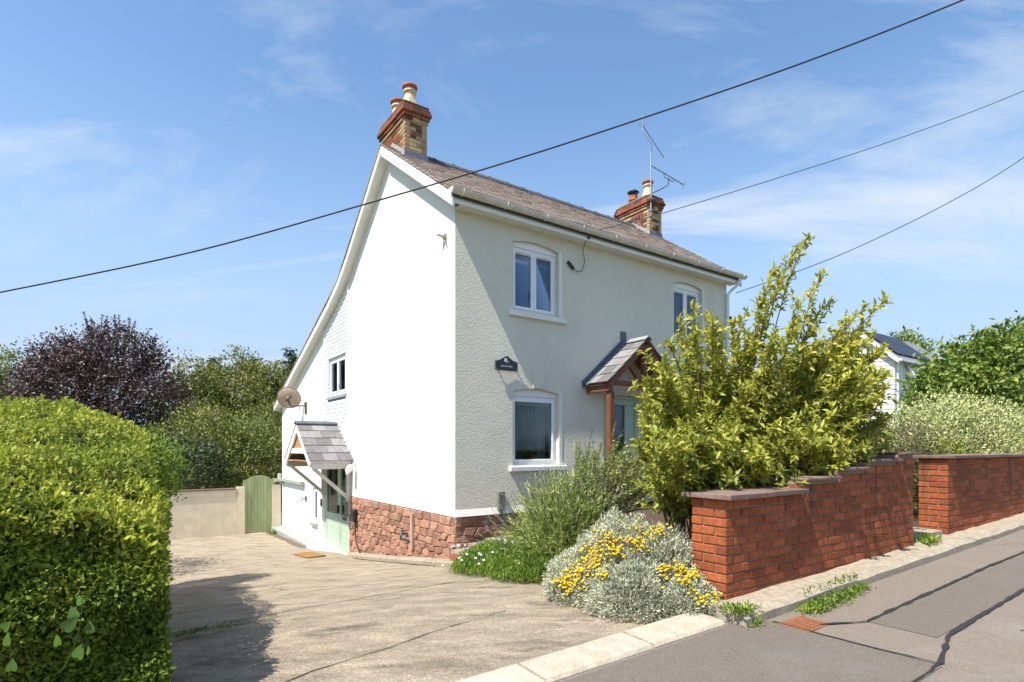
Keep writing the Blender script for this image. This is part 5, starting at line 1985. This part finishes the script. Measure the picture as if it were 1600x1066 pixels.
rm = plant('rosemary', 'upright rosemary bush between the porch post and the lavender', 'plant', W(0.95, -2.0, garden_h(0.95, -2.0)))
rb = np.array(rm.location)
tips = [pxw(x, y, Z) for x, y, Z in ((905, 690, 7.4), (925, 672, 7.4), (945, 668, 7.5), (962, 660, 7.5), (975, 672, 7.4), (915, 720, 7.1), (935, 705, 7.1), (990, 690, 7.2), (1000, 715, 7.0), (898, 705, 7.3))]
for k in range(300):
    tips.append(pxw(random.uniform(898, 1040), random.uniform(690, 780), random.uniform(6.4, 7.6)))
spiky(rm, rb, 0.25, tips, 80, 0.048, 0.24, rose_m, start=0.25, spread=0.75, stem_m=twig_m)

lav_m = foliage_mat('lavender_leaf', (0.48, 0.54, 0.17), (0.33, 0.39, 0.12), trans=0.15, rough=0.6)
lavf_m = foliage_mat('lavender_flower', (0.44, 0.36, 0.38), (0.30, 0.25, 0.28), trans=0.1, rough=0.8)
lv = plant('lavender', 'sprawling lavender with faded purple flower spikes below the front window', 'plant', W(-0.05, -2.75, garden_h(-0.05, -2.75)))
lb = np.array(lv.location)
tips, ftips = [], []
for k in range(760):
    a = rng.random() * 6.283
    e = rng.uniform(0.12, 1.45)
    R0 = 0.95 * (0.7 + 0.35 * rng.random())
    tips.append(lb + np.array([math.cos(a) * math.cos(e) * R0 * 0.85, math.sin(a) * math.cos(e) * R0 * 0.85, 0.05 + math.sin(e) * R0 * 1.15]))
spiky(lv, lb, 0.35, tips, 36, 0.062, 0.14, lav_m, start=0.25, spread=0.5, stem_m=lav_m, r0=0.0022, curve=0.35)
for k in range(620):
    a = rng.random() * 6.283
    e = rng.uniform(0.25, 1.4)
    R0 = 1.12 * (0.8 + 0.3 * rng.random())
    ftips.append(lb + np.array([math.cos(a) * math.cos(e) * R0 * 0.95, math.sin(a) * math.cos(e) * R0 * 0.95, 0.05 + math.sin(e) * R0 * 0.98]))
P_, D_ = [], []
pths = []
for tp in ftips:
    d = tp - lb
    d = d / np.linalg.norm(d) + np.array([0, 0, 0.25])
    d /= np.linalg.norm(d)
    s = tp - d * 0.30
    pths.append([s, s + d * 0.15, tp])
    for k in range(12):
        P_.append(tp - d * 0.055 * rng.random())
        D_.append(d * 0.9 + rand_dir(1)[0] * 0.6)
leaf_obj('flower_spikes', np.array(P_), np.array(D_), rand_dir(len(P_)), 0.014, 0.5, lavf_m, lv)
stems_obj('flower_stalks', pths, 0.0016, 0.0012, lav_m, lv, seg=4)

gc_m = foliage_mat('daisy_leaf', (0.22, 0.33, 0.045), (0.14, 0.23, 0.03), trans=0.25)
for lab, cu, cv, ru, rv, hh_, nn_ in (('low green daisy mat with white flowers beside the stone steps', -0.28, -1.45, 0.42, 0.75, 0.30, 2600), ('low green groundcover at the foot of the lavender by the drive', -0.5, -2.6, 0.32, 0.7, 0.32, 2400)):
    c = W(cu, cv, garden_h(cu, cv))
    t = plant('daisy_mat', lab, 'plant', c)
    e = ell(nn_, 0.3)
    e[:, 2] = np.abs(e[:, 2])
    q = np.stack([cu + e[:, 0] * ru, cv + e[:, 1] * rv, np.array([garden_h(cu + a * ru, cv + b * rv) for a, b in e[:, :2]]) + e[:, 2] * hh_], 1)
    q = np.repeat(q, 4, axis=0) + rng.normal(size=(nn_ * 4, 3)) * 0.025
    Pq = to_world(q)
    k = len(Pq)
    leaf_obj('leaves', Pq, rand_dir(k) * 0.6 + np.array([[0, 0, 1.0]]), rand_dir(k) + np.array([[0, -0.2, 0.8]]), 0.05 * (0.6 + 0.8 * rng.random(k)), 0.2, gc_m, t)
    if cv > -2:
        g = G()
        for i in range(26):
            a, b = random.uniform(-0.9, 0.6), random.uniform(-0.5, 0.95)
            u_, v_ = cu + a * ru, cv + b * rv
            zz_ = garden_h(u_, v_) + hh_ * max(0.2, 1 - a * a * 0.6 - b * b * 0.6) + 0.03
            p = W(u_, v_, zz_) - t.location
            n0 = len(g.v)
            g.v.append(tuple(p))
            for k_ in range(10):
                an = k_ * 0.6283
                rr = 0.019 if k_ % 2 else 0.013
                g.v.append(tuple(p + Vector((rr * math.cos(an), rr * math.sin(an) * 0.8 - 0.004, 0.006 + rr * math.sin(an) * 0.6))))
            g.f += [(n0, n0 + 1 + k_, n0 + 1 + (k_ + 1) % 10) for k_ in range(10)]
        g.obj('flowers', mat('daisy_white', (0.78, 0.76, 0.80), (0.68, 0.65, 0.72), rough=0.7), t)

# cotton lavender: silver dome with button flowers
sil_m = foliage_mat('silver_leaf', (0.60, 0.61, 0.46), (0.42, 0.44, 0.31), trans=0.12, rough=0.8, spec=0.15)
yel_m = mat('yellow_flower', (0.72, 0.50, 0.02), (0.60, 0.38, 0.012), rough=0.7, scale=30)
ct = plant('cotton_lavender', 'silver grey cotton lavender mound covered in yellow button flowers by the wall end', 'plant', W(-0.72, -4.2, garden_h(-0.75, -4.2)))
cb_ = np.array(ct.location)
lobes = [((-0.60, -4.2), 0.50, 0.76), ((-0.84, -4.58), 0.37, 0.42), ((-0.45, -4.6), 0.40, 0.66), ((-0.76, -3.9), 0.38, 0.46), ((-0.58, -4.92), 0.30, 0.30)]
P_, D_ = [], []
surf = []
for (lu, lv_), lr, lh in lobes:
    k = int(32000 * lr * lr / 1.2)
    e = ell(k, 0.72)
    e[:, 2] = np.abs(e[:, 2])
    bump_ = 1 + 0.10 * np.sin(e[:, 0] * 9 + lu * 7) * np.sin(e[:, 1] * 8 + e[:, 2] * 7)
    q = np.stack([lu + e[:, 0] * lr * bump_, lv_ + e[:, 1] * lr * bump_, np.full(k, garden_h(lu, lv_)) + e[:, 2] * lh * bump_], 1)
    P_.append(to_world(q))
    D_.append(rot_world(unit(e + np.array([[0, 0, 0.35]]))))
P_, D_ = np.concatenate(P_), np.concatenate(D_)
P_ = np.repeat(P_, 4, axis=0) + rng.normal(size=(len(P_) * 4, 3)) * 0.012
D_ = np.repeat(D_, 4, axis=0)
k = len(P_)
leaf_obj('leaves', P_, D_ + rand_dir(k) * 0.75, rand_dir(k) + D_ * 0.4, 0.030 * (0.6 + 0.8 * rng.random(k)), 0.26, sil_m, ct)
g = G()
ico = []
bmx = bmesh.new()
bmesh.ops.create_icosphere(bmx, subdivisions=1, radius=1.0)
iv = [v.co.copy() for v in bmx.verts]
iff = [[v.index for v in f.verts] for f in bmx.faces]
bmx.free()
clusters = [(950, 850, 26, 22), (925, 870, 22, 18), (1010, 840, 30, 24), (985, 855, 30, 20), (1040, 815, 16, 16), (1030, 835, 14, 14), (905, 900, 24, 22), (890, 920, 16, 14), (935, 890, 18, 18), (940, 905, 12, 12), (885, 930, 10, 8),
            (1045, 905, 24, 18), (1070, 915, 22, 18), (1035, 895, 14, 12), (1080, 905, 10, 10), (1060, 895, 12, 14), (1108, 865, 8, 6), (1115, 940, 12, 10), (1095, 945, 12, 10), (870, 915, 8, 8), (915, 885, 22, 26), (900, 910, 20, 24), (930, 875, 20, 22), (885, 915, 14, 14), (960, 870, 14, 12), (1000, 855, 10, 10)]
stalks = []
for x, y, s, nfl in clusters:
    for i in range(int(nfl * 1.5)):
        xx, yy = x + random.gauss(0, s * 0.5), y + random.gauss(0, s * 0.4)
        # nearest dome surface along the line of sight
        best = None
        for Z in np.linspace(4.2, 6.4, 60):
            p = pxw(xx, yy, Z)
            a, b, c = uvw(p)
            for (lu, lv_), lr, lh in lobes:
                if ((a - lu) / lr) ** 2 + ((b - lv_) / lr) ** 2 + ((c - garden_h(lu, lv_)) / lh) ** 2 < 1.0:
                    best = p
                    break
            if best is not None:
                break
        if best is None:
            continue
        p = best + np.array([0.0, -0.03, 0.05]) * random.uniform(0.5, 1.3)
        stalks.append([p - np.array([0, -0.03, 0.1]), p])
        rr = random.uniform(0.011, 0.0165)
        n0 = len(g.v)
        off = Vector(p) - ct.location
        g.v += [tuple(off + Vector((v.x * rr, v.y * rr, v.z * rr * 0.75))) for v in iv]
        g.f += [tuple(n0 + q for q in f) for f in iff]
for (lu, lv_), lr, lh in lobes:                    # scattered heads on the garden side of the mound too
    for i in range(26):
        e = ell(1, 1.0)[0]
        p = np.array(W(lu + abs(e[0]) * lr, lv_ + abs(e[1]) * lr, garden_h(lu, lv_) + abs(e[2]) * lh + 0.03))
        rr = random.uniform(0.011, 0.0165)
        n0 = len(g.v)
        off = Vector(p) - ct.location
        g.v += [tuple(off + Vector((v.x * rr, v.y * rr, v.z * rr * 0.75))) for v in iv]
        g.f += [tuple(n0 + q for q in f) for f in iff]
        stalks.append([p - np.array([0, 0, 0.08]), p])
fo = g.obj('flowers', yel_m, ct, smooth=True)
fo['kind'] = 'stuff'
stems_obj('flower_stalks', stalks, 0.0016, 0.0014, rose_m, ct, seg=4)

# weeds
for lab, pts_, n_, ln in (('bright green weeds growing at the foot of the stepped brick wall', [(0.05, -5.60), (0.5, -5.57), (1.15, -5.54)], 1300, 0.042),
                          ('small green weed at the end of the drive kerb below the pier', [(-0.66, -5.36), (-0.5, -5.5)], 320, 0.042),
                          ('weeds sprouting in the gap between the brick walls', [(3.45, -5.28), (3.75, -5.2)], 220, 0.08),
                          ('green tuft at the foot of the hedge on the drive', [(-4.15, -2.6), (-3.9, -2.5), (-3.55, -2.5)], 420, 0.03),
                          ('pale weeds along the foot of the garden gate', [(-0.35, 11.2), (-0.45, 10.9)], 240, 0.09)):
    u_, v_ = pts_[0]
    hf = (lambda a, b: road_h(a) + (0.09 if b > -5.5 else 0.0)) if v_ < -5 else (lambda a, b: drive_h(a, b))
    t = plant('weed', lab, 'weed', W(u_, v_, hf(u_, v_)))
    q = []
    for i in range(n_):
        s = random.random() * (len(pts_) - 1)
        j = int(s)
        f = s - j
        uu_ = pts_[j][0] + (pts_[j + 1][0] - pts_[j][0]) * f + random.gauss(0, 0.05)
        vv_ = pts_[j][1] + (pts_[j + 1][1] - pts_[j][1]) * f + random.gauss(0, 0.045)
        q.append((uu_, vv_, hf(uu_, vv_) + random.uniform(0, 0.03)))
    q = to_world(np.array(q))
    leaf_obj('leaves', q, rand_dir(n_) * 0.8 + np.array([[0, 0, 0.6]]), rand_dir(n_) * 0.5 + np.array([[0, 0, 1.0]]), ln * (0.5 + rng.random(n_)), 0.3, fresh, t)

# ------------------------------------------------------------------ right hand plants beyond the walls
var_m = foliage_mat('variegated_leaf', (0.52, 0.54, 0.25), (0.30, 0.35, 0.12), trans=0.2)
bushy('variegated_shrub', 'pale variegated shrub spilling behind the far brick wall', 'shrub', np.array(W(9.2, -3.8, -0.15)), (2.0, 0.9, 1.0), 900, 26, 0.055, 0.5, var_m, 0.2)
bushy('variegated_shrub', 'pale leafy shrub at the right edge behind the far wall', 'shrub', np.array(W(12.2, -3.0, 0.1)), (1.6, 1.2, 1.2), 500, 24, 0.06, 0.5, var_m, 0.24)
bushy('heather_shrub', 'brownish twiggy shrub behind the gateway', 'shrub', np.array(W(5.7, -3.7, -0.28)), (1.25, 0.6, 0.72), 460, 24, 0.045, 0.4, foliage_mat('brown_leaf', (0.13, 0.105, 0.055), (0.08, 0.065, 0.035), trans=0.1), 0.16)
bushy('euonymus_shrub', 'small yellow green shrub between the brown and variegated shrubs', 'shrub', np.array(W(6.9, -4.2, -0.45)), (0.75, 0.45, 0.62), 200, 26, 0.05, 0.5, foliage_mat('yellow_leaf', (0.24, 0.27, 0.03), (0.15, 0.19, 0.025), trans=0.3), 0.16)
rt = foliage_mat('garden_tree_leaf', (0.23, 0.30, 0.045), (0.12, 0.18, 0.03), trans=0.3)
p = pxw(1545, 700, 15)
tree('garden_tree', 'broad leaved green garden tree right of the boarded house', (p[0], p[1], EYE - 1.2), [((p[0], p[1], EYE + 1.5), (1.5, 1.5, 1.45)), ((p[0] + 1.4, p[1] + 0.5, EYE + 1.9), (1.5, 1.5, 1.5)), ((p[0] - 0.95, p[1], EYE + 1.2), (0.9, 1.0, 1.0))], 520, 34, 0.15, 0.55, rt, 2.6, 0.14, 0.5)
p = pxw(1418, 560, 60)
tree('far_tree', 'tiny distant tree on the skyline behind the grey roof', (p[0], p[1], EYE - 1), [((p[0], p[1], EYE + 10.5), (1.8, 1.5, 1.8)), ((p[0] - 2, p[1], EYE + 10), (1.2, 1.2, 1.6))], 70, 26, 0.4, 0.5, rt, 9, 0.25, 0.9)

# ------------------------------------------------------------------ trees beyond the drive
beech = foliage_mat('copper_leaf', (0.105, 0.062, 0.055), (0.05, 0.03, 0.03), trans=0.18, rough=0.45, spec=0.5)
p = pxw(158, 700, 25)
bx_ = [((p[0], p[1], EYE + 2.2), (3.0, 2.6, 2.6)), ((p[0] - 1.9, p[1], EYE + 1.4), (2.2, 2.2, 2.4)), ((p[0] + 1.9, p[1] - 0.3, EYE + 1.3), (2.1, 2.1, 2.6)), ((p[0] + 0.5, p[1], EYE + 4.0), (1.8, 1.8, 1.4)), ((p[0] - 1.6, p[1], EYE + 3.6), (1.3, 1.3, 1.3)), ((p[0] + 2.2, p[1], EYE - 0.8), (1.8, 2.0, 2.0))]
cbt = tree('copper_beech', 'dark purple copper beech tree above the hedge', (p[0], p[1], EYE - 3.4), bx_, 1150, 46, 0.13, 0.55, beech, 4.5, 0.3, 0.62, limbs=40)
P_, D_ = [], []
pths = []
for k in range(40):                               # thin arching shoots against the sky
    x = random.uniform(35, 270)
    top = 490 + (abs(x - 165) / 120) ** 2 * 60 + random.uniform(-6, 30)
    b = pxw(x, top, 25)
    a = pxw(158 + (x - 158) * 0.75, top + 60, 25)
    pp = bez(a, (a + b) / 2 + np.array([0.1, 0, 0.2]), b + np.array([random.uniform(-.3, .3), 0, 0]), 8)
    pths.append(pp)
    for i in range(7):
        for q in range(9):
            P_.append(pp[i] + (pp[i + 1] - pp[i]) * random.random())
            D_.append((pp[i + 1] - pp[i]) * 3 + rand_dir(1)[0])
leaf_obj('shoot_leaves', np.array(P_), np.array(D_), rand_dir(len(P_)), 0.11, 0.5, beech, cbt)
stems_obj('shoots', pths, 0.02, 0.008, bark, cbt, seg=4)

gm = foliage_mat('broad_tree_leaf', (0.26, 0.275, 0.062), (0.115, 0.135, 0.032), trans=0.25)
gd = foliage_mat('conifer_leaf', (0.10, 0.13, 0.05), (0.06, 0.085, 0.035), trans=0.12)
gl = foliage_mat('pale_tree_leaf', (0.25, 0.28, 0.065), (0.13, 0.16, 0.04), trans=0.25)
for lab, x, ytop, Z, rx, m_, ncl in (('green broadleaf tree right of the copper beech', 300, 560, 33, 2.4, gm, 420), ('tall green tree rising midway between beech and cottage', 372, 545, 36, 3.2, gm, 560),
                                     ('light green tree at the far left edge behind the beech', 10, 545, 34, 2.6, gl, 380), ('green tree partly hidden behind the lean-to roof', 425, 566, 34, 2.2, gm, 360),
                                     ('green tree low behind the beech on the left', 60, 600, 38, 3.2, gm, 300)):
    p = pxw(x, 700, Z)
    h = (700 - ytop) / 874 * Z
    bl = [((p[0], p[1], EYE + h * 0.25), (rx, rx, h * 0.62)), ((p[0] + rx * 0.4, p[1], EYE + h * 0.55), (rx * 0.55, rx * 0.55, h * 0.36)), ((p[0] - rx * 0.45, p[1] - 0.3, EYE + h * 0.45), (rx * 0.5, rx * 0.5, h * 0.36)), ((p[0], p[1], EYE + h * 0.78), (rx * 0.4, rx * 0.4, h * 0.22)), ((p[0], p[1], EYE - 1.8), (rx, rx, 1.6))]
    tree('broadleaf_tree', lab, (p[0], p[1], EYE - 4.0), bl, ncl, 46, 0.17, 0.5, m_, 4.0, 0.22, 0.62, group='trees beyond the drive')


def conifer(label, x, ytop, Z, rad, m_):
    p = pxw(x, 700, Z)
    h = (700 - ytop) / 874 * Z + 4
    base = Vector((p[0], p[1], EYE - 4))
    t = plant('conifer_tree', label, 'tree', base, 'trees beyond the drive')
    P, D, O = [], [], []
    g = G().tube([(0, 0, 0), (0, 0, h * 0.6), (0, 0, h)], [0.2, 0.12, 0.02], 8)
    z = h * 0.12
    while z < h:
        r_ = rad * (1 - z / h) ** 0.8 + 0.12
        nb_ = max(4, int(9 * r_ / rad + 3))
        for b in range(nb_):
            a = random.uniform(0, 6.283)
            ln = r_ * random.uniform(0.75, 1.1)
            d = np.array([math.cos(a), math.sin(a), -0.15])
            s = np.array(base) + np.array([0, 0, z])
            g.tube([Vector(s) - base, Vector(s + d * ln) - base], [0.03, 0.008], 4, cap=False)
            for k in range(int(26 * ln) + 8):
                f = random.random() ** 0.7
                P.append(s + d * ln * f + rng.normal(size=3) * 0.10)
                D.append(d + rand_dir(1)[0] * 0.8 + np.array([0, 0, -0.2]))
        z += 0.26
    g.obj('trunk', bark, t)
    P, D = np.array(P), np.array(D)
    k = len(P)
    leaf_obj('crown', P, D, rand_dir(k) * 0.7 + np.array([[0, 0, 0.8]]), 0.30 * (0.6 + 0.8 * rng.random(k)), 0.35, m_, t, kind=False)


conifer('pointed conifer standing highest against the sky by the lean-to', 452, 545, 40, 2.0, gd)
conifer('slender conifer behind the green trees in the gap', 335, 556, 42, 1.9, gd)
conifer('small dark conifer between the trees left of the cottage', 398, 560, 44, 1.8, gd)
for lab, x, y, Z, rr, m_ in (('rounded green shrub beyond the block wall', 330, 705, 22, (1.5, 1.3, 1.6), gm), ('pale green shrub behind the garden gate', 400, 715, 22, (1.4, 1.2, 1.5), gl), ('dark shrub at the left end of the block wall', 285, 735, 20, (1.3, 1.2, 1.2), gd),
                             ('leafy shrub right above the gate beside the cottage', 432, 690, 24, (1.1, 1.1, 1.7), gm), ('green shrub tucked under the copper beech', 300, 690, 24, (1.6, 1.4, 1.5), gm)):
    c = pxw(x, y, Z)
    bushy('rear_shrub', lab, 'shrub', c, rr, 260, 26, 0.11, 0.5, m_, 0.36, 'shrubs beyond the block wall')

# potted plant with pale flowers behind the lower window
pp_ = plant('window_plant', 'flowering house plant standing inside the lower front window', 'plant', W(1.7, 0.22, -0.22))
q = ell(260, 0.3) * np.array([0.26, 0.05, 0.16]) + np.array([1.66, 0.22, -0.02])
Pq = to_world(q)
leaf_obj('leaves', Pq, rand_dir(260) + np.array([[0, 0, 0.4]]), rand_dir(260) + np.array([[0, -0.8, 0.4]]), 0.07, 0.5, fresh, pp_)
G().lathe([(0.06, 0), (0.08, 0.12), (0.07, 0.12), (0.055, 0.02)], (0, 0, -0.02), 12).obj('pot', terracotta, pp_, smooth=True)
